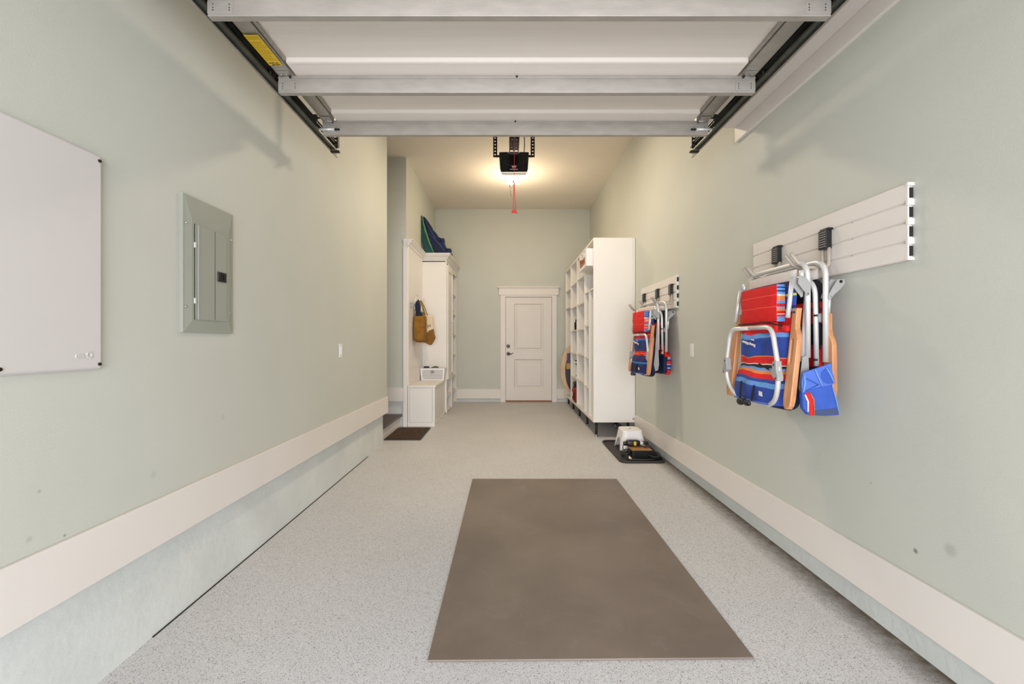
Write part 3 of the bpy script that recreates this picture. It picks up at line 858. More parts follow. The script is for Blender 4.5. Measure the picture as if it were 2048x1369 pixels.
plate(XL, 3.90, 1, 'white rocker switch plate on the left wall', True, wz(702, 3.9))
plate(XR, 3.95, -1, 'white plate on the right wall between the two hanging rails', False, wz(701, 3.95))

# ------------------------------------------------------------ mudroom furniture on the left
def shell(m, x0, x1, y0, y1, z0, z1, t, front='x'):
    pass
BZ = 0.563
bn = thing('storage_bench', (-1.25, 7.0, 0), 'white storage bench under the coat hooks', 'bench')
m = MB()
m.box(-1.44, -1.056, 6.475, 6.495, 0.0, BZ-0.03)            # near end panel
m.box(-1.076, -1.056, 6.475, 7.495, 0.0, BZ-0.03)
m.box(-1.076, -1.052, 6.475, 7.495, -0.02, 0.03)
m.build('carcass', 'cabinet_white', bn, bevel=0.002)
MB().box(-1.44, -1.04, 6.455, 7.495, BZ-0.03, BZ).build('bench_top', 'cabinet_white', bn, bevel=0.004)
m = MB()
m.box(-1.436, -1.415, 6.452, 6.475, 0.01, BZ-0.031).box(-1.083, -1.052, 6.452, 6.475, 0.01, BZ-0.031).box(-1.436, -1.052, 6.450, 6.475, -0.022, 0.035).box(-1.407, -1.091, 6.462, 6.475, 0.045, BZ-0.045)
m.build('end_frame', 'cabinet_white', bn, bevel=0.002)

hp = thing('backboard', (-1.44, 6.95, 0.56), 'tall white backboard with crown moulding above the bench', 'backboard')
MB().box(XA+0.001, -1.425, 6.445, 7.495, BZ+0.001, 2.55).build('board', 'cabinet_white', hp, bevel=0.002)
S('trim_3', MB().box(-1.492, -1.437, 6.415, 6.438, -0.02, 2.52).prism([(-1.492, 6.438-a*0.35-0.001, 2.515+h) for a, h in [(0, 0), (0.012, 0), (0.03, 0.05), (0.066, 0.085), (0.08, 0.12), (0, 0.12)]], (0.055, 0, 0)), 'cabinet_white', 'white corner stile at the near end of the lockers', 0.002)
def crown_prof(ox, oz):      # outward, height profile
    return [(0, 0), (0.004, 0), (0.006, 0.018), (0.022, 0.03), (0.03, 0.05), (0.055, 0.075), (0.066, 0.085), (0.066, 0.10), (0.08, 0.105), (0.08, 0.12), (0, 0.12)]
m = MB()
m.prism([(-1.435+a, 6.41, 2.515+h) for a, h in crown_prof(0, 0)], (0, 1.01, 0))
m.build('crown_moulding', 'cabinet_white', hp)

tc_ = thing('tall_cabinet', (-1.2, 8.2, 0), 'tall white locker cabinet with panel door and open end shelves', 'cabinet')
XC = -1.04
ZC = 2.50
y0, y1, y2 = 7.5, 8.23, 8.93
m = MB()
m.box(XA, XC, y0, y0+0.02, BZ, ZC+0.02)      # near side, above bench
m.box(XA, XC, y0, y0+0.02, 0, BZ)
m.box(XA, XC, y1-0.01, y1+0.01, 0, ZC)
m.box(XA, XC, y2-0.02, y2, 0, ZC)
m.box(XA, XC, y0, y2, ZC, ZC+0.10)
m.box(XA, XC, y0, y2, 0.0, 0.03)
m.box(XA, XC, y0, y2, 0.525, 0.555)
m.box(XA, XA+0.01, y0, y2, 0, ZC)
m.build('carcass', 'cabinet_white', tc_, bevel=0.0015)
m = MB()
m.box(XC-0.004, XC+0.012, y0-0.002, y0+0.035, 0.0, ZC+0.06).box(XC-0.004, XC+0.012, y1-0.02, y1+0.02, 0.0, ZC).box(XC-0.004, XC+0.012, y2-0.03, y2, 0.0, ZC)
m.box(XC-0.004, XC+0.012, y1, y2, ZC-0.06, ZC+0.02)
m.build('face_frame', 'cabinet_white', tc_, bevel=0.001)
dz0, dz1 = 0.56, 2.46
ddo = MB().prism([(XC+0.012, y0+0.05, dz0), (XC+0.012, y1-0.025, dz0), (XC+0.012, y1-0.025, dz1), (XC+0.012, y0+0.05, dz1)], (0.02, 0, 0), holes=[[(XC+0.012, y0+0.13, dz0+0.09), (XC+0.012, y1-0.105, dz0+0.09), (XC+0.012, y1-0.105, dz1-0.09), (XC+0.012, y0+0.13, dz1-0.09)]]).box(XC+0.012, XC+0.019, y0+0.06, y1-0.03, dz0+0.01, dz1-0.01).build('door', 'cabinet_white', tc_)
hy = 8.06
MB().tube(fillet([(XC+0.032, hy, 1.32), (XC+0.055, hy, 1.325), (XC+0.055, hy, 1.52), (XC+0.032, hy, 1.525)], 0.02), 0.006, 8).build('handle', 'hook_rubber', ddo)
for z in (2.085, 1.71, 1.325, 0.946, 0.28):
    MB().box(XA+0.01, XC, y1+0.01, y2-0.02, z-0.025, z).build('shelf', 'cabinet_white', tc_)
MB().box(XA+0.01, XC, y0+0.02, y1-0.01, 0.255, 0.28).build('shelf', 'cabinet_white', tc_)
m = MB()
ZCR = 2.515
pr = crown_prof(0, 0)
m.prism([(XC+a, y0-0.0, ZCR+h) for a, h in pr], (0, y2-y0, 0))
m.prism([(-1.43, y0-a, ZCR+h) for a, h in pr], (XC+1.43, 0, 0))
# mitred corner
cv = []
for a, h in pr: cv.append((a, h))
A = [m.bm.verts.new((XC, y0-a, ZCR+h)) for a, h in cv]
Bq = [m.bm.verts.new((XC+a, y0-a, ZCR+h)) for a, h in cv]
Cq = [m.bm.verts.new((XC+a, y0, ZCR+h)) for a, h in cv]
for P, Q in ((A, Bq), (Bq, Cq)):
    for i in range(len(cv)-1): m._f([P[i], P[i+1], Q[i+1], Q[i]])
m.build('crown_moulding', 'cabinet_white', tc_)

# small things in the open end shelves
tag(MB().superell((-1.10, 8.6, 2.035-0.0), (0.05, 0.06, 0.05), 0.9).build('ball', 'bronze'), 'small dark round object high in the end shelves', 'ball')
bpy.data.objects['ball'].location.z = 1.712
tag(MB().tube([(-1.11, 8.55, 1.71), (-1.11, 8.55, 1.80), (-1.11, 8.55, 1.82), (-1.11, 8.55, 1.87)], [0.035, 0.035, 0.015, 0.015], 12).build('spray_bottle', 'strap_tan'), 'small tan bottle in the end shelves of the tall cabinet', 'bottle')
bpy.data.objects['spray_bottle'].location.z = 1.3255

# coat hooks
def coat_hook(y, label):
    t = thing('coat_hook', (-1.425, y, 1.68), label, 'coat hook')
    MB().box(-1.425, -1.42, y-0.012, y+0.012, 1.66, 1.76).build('back_plate', 'chrome', t, bevel=0.002)
    MB().tube(fillet([(-1.42, y, 1.74), (-1.375, y, 1.75), (-1.345, y, 1.80), (-1.335, y, 1.86)], 0.03), 0.005, 8).build('upper_prong', 'chrome', t)
    MB().tube(fillet([(-1.42, y, 1.69), (-1.40, y, 1.655), (-1.365, y, 1.655), (-1.36, y, 1.69)], 0.025), 0.005, 8).build('lower_prong', 'chrome', t)
coat_hook(6.58, 'chrome coat hook nearest the board end, nothing hung on it')
coat_hook(6.85, 'chrome coat hook carrying the brown canvas tote')
coat_hook(7.16, 'chrome coat hook carrying the cream and tan bag')

# brown tote bag with dark cloths
tb = thing('tote_bag', (-1.335, 6.85, 1.18), 'brown canvas tote bag hanging on the backboard', 'bag')
MB().superell((-1.335, 6.85, 1.38), (0.083, 0.15, 0.205), 0.35, wob=0.06, seed=2).build('body', 'canvas_brown', tb)
MB().tube(fillet([(-1.38, 6.74, 1.55), (-1.40, 6.80, 1.70), (-1.37, 6.87, 1.71), (-1.38, 6.96, 1.55)], 0.05), 0.009, 8).build('handle', 'strap_tan', tb)
sc_ = thing('scarf', (-1.36, 6.85, 1.55), 'dark navy cloth bunched at the top of the brown tote', 'cloth')
MB().superell((-1.365, 6.82, 1.66), (0.035, 0.07, 0.15), 0.8, wob=0.25, seed=5).superell((-1.335, 6.80, 1.585), (0.05, 0.09, 0.05), 0.8, wob=0.25, seed=6).build('cloth', 'cloth_navy', sc_)
MB().superell((-1.31, 6.78, 1.605), (0.045, 0.03, 0.022), 0.8, wob=0.2, seed=9).build('green_fold', 'cloth_olive', sc_)
cb = thing('drawstring_bag', (-1.24, 7.16, 1.13), 'cream and tan canvas bag hanging behind the brown tote', 'bag')
Yb = 7.12
def pz(px, py, Y=Yb): return (wx(px, Y), Y, wz(py, Y))
MB().prism([pz(846, 629.5), pz(864, 631), pz(865, 645), pz(866, 659), pz(858, 662), pz(855, 666), pz(850, 664)], (0, 0.07, 0)).build('cream_top', 'canvas_cream', cb, bevel=0.008)
MB().prism([pz(849, 662), pz(855, 666), pz(858, 662), pz(866, 658), pz(867.5, 667), pz(870, 676), pz(865, 686), pz(861, 691), pz(857, 690), pz(850, 686), pz(844, 685)], (0, 0.08, 0)).build('tan_bottom', 'canvas_brown', cb, bevel=0.01)
MB().tube([pz(839, 601), pz(845, 612), pz(850, 631)], 0.012, 8).tube([pz(842, 601), pz(848, 612), pz(855, 631)], 0.007, 8).build('strap', 'strap_tan', cb)
text('letter', 'H', 'ink_black', cb, (wx(857.5, Yb), Yb-0.002, wz(653, Yb)), basis((0.96, 0, 0.28), (-0.28, 0, 0.96)), 0.075, 0.001, shear=0.25)

# basket on the bench
bk = thing('plastic_basket', (-1.22, 7.38, BZ), 'white perforated plastic basket on the bench', 'basket')
BY = 7.27
bx0, bx1, tx0, tx1 = -1.405, -1.045, -1.42, -1.025
zb0, zb1 = BZ+0.002, BZ+0.195
def basket_wall(name, P00, P10, P11, P01, nu, nv, gap=None):
    P00, P10, P11, P01 = map(Vector, (P00, P10, P11, P01))
    def at(u, v): return (P00*(1-u)+P10*u)*(1-v)+(P01*(1-u)+P11*u)*v
    nrm = (P10-P00).cross(P01-P00).normalized()*-0.003
    q = MB()
    def cell(u0, u1, v0, v1):
        q.prism([at(u0, v0), at(u1, v0), at(u1, v1), at(u0, v1)], nrm)
    U0, U1, V0, V1 = 0.07, 0.93, 0.10, 0.86
    cell(0, 1, 0, V0); cell(0, 1, V1, 1); cell(0, U0, V0, V1); cell(U1, 1, V0, V1)
    du = (U1-U0)/nu; dv = (V1-V0)/nv
    for j in range(nv+1):
        v = V0+dv*j; cell(U0, U1, max(V0, v-dv*0.25), min(V1, v+dv*0.25))
    for i in range(nu+1):
        u = U0+du*i; cell(max(U0, u-du*0.26), min(U1, u+du*0.26), V0, V1)
    if gap:
        a, c_ = min(gap[0]), max(gap[0])
        cell(U0+du*a, U0+du*(c_+1), V0+dv*min(gap[1])-dv*0.2, V1)
        for k in (0, 1):
            q2 = MB().prism([at(U0+du*(a+0.2), 0.62+0.13*k), at(U0+du*(c_+0.8), 0.62+0.13*k), at(U0+du*(c_+0.8), 0.68+0.13*k), at(U0+du*(a+0.2), 0.68+0.13*k)], nrm*-0.4).build('handle_slot', 'gap_dark', bk)
    q.build(name, 'white_plastic', bk)
basket_wall('front_wall', (bx0, BY+0.012, zb0), (bx1, BY+0.012, zb0), (tx1, BY, zb1), (tx0, BY, zb1), 15, 6, ((6, 7, 8), (4, 5)))
basket_wall('side_wall', (bx1, BY+0.012, zb0), (bx1, BY+0.21, zb0), (tx1, BY+0.218, zb1), (tx1, BY, zb1), 8, 6)
basket_wall('side_wall', (bx0, BY+0.21, zb0), (bx0, BY+0.012, zb0), (tx0, BY, zb1), (tx0, BY+0.218, zb1), 8, 6)
basket_wall('back_wall', (bx1, BY+0.21, zb0), (bx0, BY+0.21, zb0), (tx0, BY+0.218, zb1), (tx1, BY+0.218, zb1), 15, 6)
MB().box(bx0, bx1, BY+0.012, BY+0.21, zb0, zb0+0.004).build('base', 'white_plastic', bk)
MB().tube(fillet([(tx0, BY, zb1), (tx1, BY, zb1), (tx1, BY+0.218, zb1), (tx0, BY+0.218, zb1), (tx0, BY, zb1)], 0.01), 0.006, 8).build('rim', 'white_plastic', bk)
tag(MB().superell((-1.225, BY+0.112, BZ+0.085), (0.165, 0.088, 0.078), 0.3, wob=0.08, seed=15).build('filler', 'cloth_navy'), 'added dark clothes filling the white perforated basket', 'filler')  # added mass that keeps the basket dark behind its holes
tag(MB().superell((-1.34, BY+0.10, BZ+0.185), (0.05, 0.05, 0.038), 0.8, wob=0.15, seed=3).build('cap', 'cloth_navy'), 'dark rounded item poking out of the left of the basket', 'hat')
tag(MB().tube([(-1.25, BY+0.09, BZ+0.19), (-1.19, BY+0.09, BZ+0.212), (-1.14, BY+0.10, BZ+0.198)], [0.02, 0.018, 0.012], 10).superell((-1.2, BY+0.10, BZ+0.185), (0.05, 0.03, 0.02), 0.8).build('water_toy', 'cloth_olive'), 'olive green item poking out of the middle of the basket', 'toy')

# boards on top of the cabinet
YB = 7.62
def bz(px, py, Y=YB): return (wx(px, Y), Y, wz(py, Y))
ZTOP = ZCR+0.12
tbd = thing('bodyboard', (-1.36, YB, ZTOP), 'teal bodyboard with a lime green rail leaning on the wall above the lockers', 'bodyboard')
outl = [(843.5, 430), (840, 434), (838, 441), (837.5, 452), (839.5, 468), (843, 484), (847.5, 497), (851, 508.5), (869, 508.5), (862, 494), (855, 476), (849, 456), (846, 440)]
MB().prism([(wx(a, 7.52), 7.52, wz(c_, 7.52)) for a, c_ in outl], (0, 0.06, 0)).build('deck', 'board_teal', tbd, bevel=0.012, bseg=3)
st_ = [(844.5, 432), (846.5, 446), (851, 463), (858, 484), (868.5, 508.5)]
MB().tube([(wx(a, 7.505), 7.505, wz(c_, 7.505)) for a, c_ in st_], [0.004, 0.013, 0.015, 0.013, 0.008], 8).build('rail_stripe', 'board_lime', tbd)
nbd = thing('board_bag', (-1.15, YB+0.2, ZTOP), 'navy blue fabric board bag standing beside the teal bodyboard', 'board bag')
outl = [(846, 431), (852, 437), (857, 444), (861, 450), (862.5, 455), (866, 460), (872, 466), (876, 473), (881, 476), (886, 481), (888.5, 488), (892, 495), (898, 500), (902, 505), (903, 508.5), (866, 508.5), (856, 484), (849, 455)]
MB().prism([bz(a, c_) for a, c_ in outl], (0, 0.22, 0)).build('bag_body', 'bag_navy', nbd, bevel=0.03, bseg=4)
MB().tube([bz(a, c_, YB-0.004) for a, c_ in [(849, 439), (858, 456), (866, 470), (871, 476)]], 0.004, 6).tube([bz(a, c_, YB-0.004) for a, c_ in [(856, 467), (866, 475), (877, 487), (888, 501)]], 0.004, 6).build('piping', 'piping_grey', nbd)
MB().superell(bz(884, 484, YB+0.08), (0.045, 0.09, 0.05), 0.7, wob=0.2, seed=4).superell(bz(897, 503, YB+0.08), (0.05, 0.09, 0.04), 0.7, wob=0.2, seed=8).build('padded_folds', 'bag_navy', nbd)

# ------------------------------------------------------------ shelving on the right
SX, SXB = 1.062, 1.585
sy = [5.72, 6.43, 7.14, 7.85, 8.56]
sh = thing('shelving_unit', (SX, 7.1, 0.17), 'tall white open shelving unit on black legs against the right wall', 'shelving unit')
m = MB()
m.box(SX, SXB-0.03, sy[0], sy[0]+0.02, 0.20, 2.492)
m.build('side_panel', 'cabinet_white', sh, bevel=0.001)
MB().box(SXB-0.03, SXB, sy[0]+0.005, sy[0]+0.025, 0.22, 2.492).build('scribe_strip', 'cabinet_white', sh)
for y in sy[1:4]:
    MB().box(SX, SXB, y-0.01, y+0.01, 0.20, 2.47).build('divider', 'melamine_pins', sh)
MB().box(SX, SXB, sy[4]-0.02, sy[4], 0.20, 2.47).build('side_panel', 'melamine_pins', sh)
MB().box(SX+0.004, SXB, 6.065, 6.085, 0.20, 1.85).build('half_divider', 'melamine_pins', sh)
MB().box(SX, SXB, sy[0]+0.02, sy[4], 2.47, 2.492).build('top_panel', 'cabinet_white', sh, bevel=0.001)
MB().box(SX-0.004, SXB, sy[0]-0.002, sy[4], 0.168, 0.20).build('bottom_panel', 'cabinet_white', sh, bevel=0.002)
MB().box(SXB-0.008, SXB, sy[0]+0.02, sy[4], 0.20, 2.47).build('back_panel', 'cabinet_white', sh)
def shelf(ya, yb2, z):
    MB().box(SX+0.004, SXB-0.008, ya, yb2, z-0.02, z).build('shelf', 'cabinet_white', sh)
shelf(sy[0]+0.02, sy[1]-0.01, 2.15); shelf(sy[0]+0.02, sy[1]-0.01, 1.87)
for z in (1.41, 0.975, 0.57): shelf(6.085, sy[1]-0.01, z)
for z in (2.15, 1.76, 1.375, 1.00, 0.605): shelf(sy[1]+0.01, sy[2]-0.01, z)
for z in (2.14, 1.765, 1.375, 1.00, 0.605): shelf(sy[2]+0.01, sy[3]-0.01, z)
for z in (2.12, 1.80): shelf(sy[3]+0.01, sy[4]-0.02, z)
for y in (5.80, 6.46, 7.16, 7.86, 8.48):
    for x in (SX+0.05, SXB-0.07):
        g = MB().cyl((x, y, fz(y)+0.03), (x, y, 0.17), 0.017, 12).build('leg', 'black_plastic', sh)
        MB().cyl((x, y, fz(y)), (x, y, fz(y)+0.012), 0.024, 12).cyl((x, y, fz(y)+0.012), (x, y, fz(y)+0.032), 0.010, 10).build('levelling_foot', 'chrome', g)

bx = thing('storage_box', (1.18, 6.07, 2.15), 'white carton with a brown picture on its front, on the top shelf', 'box')
MB().box(0.985, 1.40, 5.79, 6.36, 2.151, 2.375).build('carton', 'white_plastic', bx, bevel=0.003)
q = MB()
xf = 0.9845
def ff(px, py):            # a point on the box front plane x = xf seen at that spot
    Y = xf*F/(px-1018); return (xf, Y, wz(py, Y))
arcp = [ff(1159.5, 520), ff(1162, 521.5), ff(1166, 519), ff(1169.5, 513.5), ff(1170, 527), ff(1161, 538), ff(1159.8, 534)]
q.prism(arcp, (-0.0012, 0, 0))
po = q.build('printed_picture', 'wood_dark_edge', bx)
MB().prism([ff(1160.5, 523), ff(1165, 523.5), ff(1169, 519), ff(1169, 523), ff(1164, 528), ff(1161, 529)], (-0.002, 0, 0)).build('picture_band', 'red_bag', po)
q = MB()
for a, c_ in ((1162, 510), (1165, 511.5), (1165, 515), (1168.5, 504)):
    p = ff(a, c_); q.box(xf-0.001, xf, p[1]-0.02, p[1]+0.02, p[2]-0.006, p[2]+0.006)
q.build('printed_marks', 'ink_black', bx)

bt = thing('flask', (1.12, 7.27, 1.375), 'black flask on the third open shelf from the top', 'flask')
MB().tube([(1.115, 7.50, 1.376), (1.115, 7.50, 1.50), (1.115, 7.50, 1.515), (1.115, 7.50, 1.535)], [0.038, 0.038, 0.02, 0.02], 16).build('body', 'black_gloss', bt)
MB().cyl((1.115, 7.50, 1.53), (1.115, 7.50, 1.55), 0.024, 14).build('cap', 'black_plastic', bt)
ls = thing('mixer_stand', (1.12, 7.4, 0.605), 'small white pedestal appliance on the second shelf from the bottom', 'appliance')
MB().cyl((1.12, 7.4, 0.606), (1.12, 7.4, 0.62), 0.045, 18).cyl((1.12, 7.4, 0.64), (1.12, 7.4, 0.84), 0.018, 12).build('stem', 'white_plastic', ls)
MB().cyl((1.12, 7.4, 0.62), (1.12, 7.4, 0.64), 0.03, 14).tube([(1.12, 7.4, 0.79), (1.12, 7.4, 0.84)], [0.02, 0.045], 14).build('dark_collar', 'bronze', ls)
MB().cyl((1.12, 7.4, 0.84), (1.12, 7.4, 0.86), 0.075, 20).build('top_dish', 'white_plastic', ls, bevel=0.004)
MB().superell((1.12, 7.42, 0.872), (0.04, 0.04, 0.02), 0.8).build('top_knob', 'bronze', ls)
rb = thing('backpack', (1.2, 7.42, 0.2), 'red and black bag on the bottom shelf', 'bag')
MB().superell((1.13, 7.47, 0.33), (0.085, 0.17, 0.125), 0.5, wob=0.08, seed=11).build('body', 'red_bag', rb)
MB().superell((1.13, 7.47, 0.47), (0.08, 0.14, 0.065), 0.6, wob=0.12, seed=12).build('top_pocket', 'black_plastic', rb)
MB().tube(fillet([(1.05, 7.36, 0.40), (1.035, 7.34, 0.32), (1.055, 7.36, 0.24)], 0.04), 0.010, 8).build('strap', 'black_plastic', rb)
MB().box(1.035, 1.048, 7.40, 7.50, 0.30, 0.36).build('front_patch', 'label_white', rb)

# skimboards in the last bay: pointed-oval boards standing on their tails
def skim(name, cx, cz_, hw, hh, y, t, m, lab):
    pts = []
    for i in range(40):
        a = 2*PI*i/40
        xx = math.copysign(abs(math.cos(a))**1.15, math.cos(a))*hw
        zz = math.sin(a)*hh
        pts.append((cx+xx, y, cz_+zz))
    o = thing(name, (cx, y, cz_-hh), lab, 'skimboard')
    MB().prism(pts, (0, t, 0)).build('deck', m, o, bevel=0.004)
    return o
skim('skimboard', 1.19, 0.69, 0.262, 0.475, 8.18, 0.014, 'skim_wood', 'plywood skimboard with pale wood face sticking out of the last bay')
s2 = skim('skimboard', 1.235, 0.66, 0.235, 0.445, 8.08, 0.014, 'black_plastic', 'dark purple and gold skimboard in front of the plywood one')
MB().box(1.03, 1.20, 8.075, 8.0795, 0.80, 0.98).build('purple_print', 'purple_film', s2)
MB().box(1.02, 1.18, 8.075, 8.0795, 0.70, 0.80).build('gold_print', 'gold_film', s2)

# ------------------------------------------------------------ tray, stool, charger
fy = fz(5.0)
def fzp(x, y, h): return (x, y, fz(y)+h)
tr = thing('boot_tray', (1.35, 5.0, fz(5.0)), 'black rubber boot tray on the floor by the right wall', 'tray')
co = [(1.118, 4.56), (1.575, 4.56), (1.575, 5.50), (1.14, 5.50)]
def roundrect(x0, x1, y0, y1, r, n=5):
    o = []
    for cx, cy, a0 in ((x1-r, y1-r, 0), (x0+r, y1-r, 90), (x0+r, y0+r, 180), (x1-r, y0+r, 270)):
        for i in range(n+1):
            a = R(a0+90*i/n); o.append((cx+r*math.cos(a), cy+r*math.sin(a)))
    return o
out = roundrect(1.122, 1.572, 4.55, 5.50, 0.07)
MB().prism([fzp(x, y, 0.001) for x, y in out], (0, 0, 0.006)).build('tray_base', 'rubber_black', tr)
MB().tube([fzp(x, y, 0.014) for x, y in out], 0.010, 8, closed=True).build('raised_rim', 'rubber_black', tr)

so_ = thing('step_stool', (1.365, 5.135, fz(5.1)+0.008), 'white plastic step stool standing on the black tray', 'stool')
zb_, zt_ = fz(5.13)+0.009, fz(5.13)+0.232
m = MB()
B0 = (1.222, 1.508, 4.962, 5.308); T0 = (1.262, 1.468, 5.005, 5.265)
def lerp_rect(v, inset=0):
    return [B0[i]*(1-v)+T0[i]*v+(inset if i in (0, 2) else -inset) for i in range(4)]
def rr_pts(v, n=10, seg=16):
    x0, x1, y0, y1 = lerp_rect(v); r = 0.045
    out = []
    for (cx, cy, a0, ex, ey) in ((x1-r, y0+r, -90, x1, y1-r), (x1-r, y1-r, 0, x0+r, y1), (x0+r, y1-r, 90, x0, y0+r), (x0+r, y0+r, 180, x1-r, y0)):
        for k in range(n): out.append((cx+r*math.cos(R(a0+90*k/n)), cy+r*math.sin(R(a0+90*k/n)), 0))
        sx_, sy_ = cx+r*math.cos(R(a0+90)), cy+r*math.sin(R(a0+90))
        for k in range(seg): out.append((sx_+(ex-sx_)*k/seg, sy_+(ey-sy_)*k/seg, (k+0.0)/seg))
    return out
NR = 11
ring = [rr_pts(0), rr_pts(1)]
NP = len(ring[0])
cols = []
for k in range(NP):
    side = k//26                                # right, back, left, front
    u = ring[0][k][2]
    hw, hv = (0.40, 0.55) if side in (0, 2) else (0.38, 0.36)
    lo = hv*math.sqrt(max(0.0, 1-((u-0.5)/hw)**2)) if (k % 26) >= 10 else 0.0
    col = []
    for j in range(NR):
        v = lo+(1-lo)*j/(NR-1)
        a, b = ring[0][k], ring[1][k]
        col.append(m.bm.verts.new((a[0]*(1-v)+b[0]*v, a[1]*(1-v)+b[1]*v, zb_+(zt_-zb_)*v)))
    cols.append(col)
for k in range(NP):
    A, B = cols[k], cols[(k+1) % NP]
    for j in range(NR-1):
        f = m._f([A[j], B[j], B[j+1], A[j+1]])
        if f: f.smooth = True
m.build('legs_shell', 'white_plastic', so_, solid=0.005)
tp = roundrect(T0[0]-0.003, T0[1]+0.003, T0[2]-0.003, T0[3]+0.003, 0.046)
MB().prism([(x, y, zt_-0.02) for x, y in tp], (0, 0, 0.022)).build('step_top', 'white_plastic', so_, bevel=0.010, bseg=4)
MB().disc((1.365, 5.135, zt_+0.0015), (0, 0, 1), 0.012, 0.002).build('hanging_hole', 'gap_dark', so_)

cz0 = fz(4.78)+0.008
ch = thing('battery_charger', (1.37, 4.78, cz0), 'black finned battery charger with a tan top on the tray', 'charger')
m = MB().box(1.272, 1.469, 4.69, 4.88, cz0, cz0+0.086)
m.build('case', 'black_plastic', ch, bevel=0.004)
q = MB()
for i in range(14):
    x = 1.29+i*0.0125
    q.box(x, x+0.005, 4.682, 4.69, cz0+0.006, cz0+0.08)
q.build('cooling_fins', 'black_gloss', ch)
MB().box(1.264, 1.475, 4.682, 4.885, cz0+0.086, cz0+0.091).build('top_plate', 'tan_metal', ch, bevel=0.002)
ad = thing('power_adapter', (1.33, 4.92, cz0+0.09), 'black power adapter with a yellow label resting on the charger', 'adapter')
MB().superell((1.325, 4.865, cz0+0.125), (0.075, 0.035, 0.032), 0.5).build('body', 'black_plastic', ad)
MB().box(1.325, 1.35, 4.827, 4.8305, cz0+0.105, cz0+0.146).build('yellow_label', 'label_yellow', ad)
MB().superell((1.41, 4.865, cz0+0.125), (0.022, 0.018, 0.013), 0.5).build('white_tag', 'label_white', ad)
MB().superell((1.25, 4.86, cz0+0.12), (0.03, 0.02, 0.022), 0.5).build('plug', 'black_gloss', ad)
MB().superell((1.455, 4.87, cz0+0.125), (0.035, 0.018, 0.018), 0.6).build('connector', 'black_plastic', ad)
random.seed(21)
cbm = MB()
for k in range(4):
    r0 = 0.075+0.012*k
    pts = []
    for i in range(26):
        a = 2*PI*i/26
        pts.append((1.485+(r0-0.012)*math.cos(a)*0.75, 4.77+r0*1.5*math.sin(a), fz(4.75)+0.020+0.010*k+0.004*math.sin(3*a+k)))
    cbm.tube(pts, 0.0065, 8, closed=True)
cbm.tube(fillet([(1.46, 4.87, cz0+0.12), (1.50, 4.86, cz0+0.10), (1.545, 4.83, cz0+0.05), (1.53, 4.72, cz0+0.03)], 0.06), 0.006, 8)
cbm.tube(fillet([(1.255, 4.66, cz0+0.008), (1.30, 4.635, cz0+0.008), (1.42, 4.63, cz0+0.01), (1.52, 4.66, cz0+0.012), (1.545, 4.76, cz0+0.02)], 0.1), 0.008, 8)
cbm.tube(fillet([(1.30, 4.84, cz0+0.105), (1.36, 4.80, cz0+0.100), (1.43, 4.84, cz0+0.100), (1.50, 4.80, cz0+0.08), (1.55, 4.70, cz0+0.03)], 0.06), 0.0055, 8)
cbm.tube(fillet([(1.37, 4.86, cz0+0.115), (1.42, 4.78, cz0+0.10), (1.485, 4.76, cz0+0.085), (1.53, 4.82, cz0+0.05)], 0.05), 0.0055, 8)
cbm.tube(fillet([(1.20, 4.64, cz0+0.008), (1.27, 4.61, cz0+0.008), (1.40, 4.60, cz0+0.01), (1.50, 4.62, cz0+0.012), (1.555, 4.70, cz0+0.02)], 0.1), 0.007, 8)
tag(cbm.build('power_cable', 'rubber_cable'), 'thick black cable coiled on the tray to the right of the charger', 'cable')
cbm = MB()
for k in range(3):
    pts = []
    r0 = 0.05+0.01*k
    for i in range(24):
        a = 2*PI*i/24
        pts.append((1.225+r0*0.7*math.cos(a), 4.79+r0*1.2*math.sin(a), fz(4.78)+0.022+0.012*k+0.018*math.cos(a)+0.01))
    cbm.tube(pts, 0.0045, 8, closed=True)
cbm.tube(fillet([(1.25, 4.86, cz0+0.12), (1.215, 4.85, cz0+0.11), (1.20, 4.80, cz0+0.07), (1.235, 4.76, cz0+0.06)], 0.04), 0.0045, 8)
tag(cbm.build('charging_cable', 'rubber_cable'), 'thin black cable looped to the left of the charger', 'cable')
tag(MB().prism([(1.225, 4.66, cz0+0.012), (1.255, 4.645, cz0+0.004), (1.262, 4.65, cz0+0.006), (1.232, 4.67, cz0+0.035)], (0.004, 0.012, 0)).build('paper_tag', 'canvas_cream'), 'small cream paper tag lying left of the charger', 'tag')
tag(MB().box(1.475, 1.500, 4.665, 4.690, cz0+0.002, cz0+0.022).build('plug_adapter', 'label_yellow'), 'small yellow plug right of the charger', 'plug')

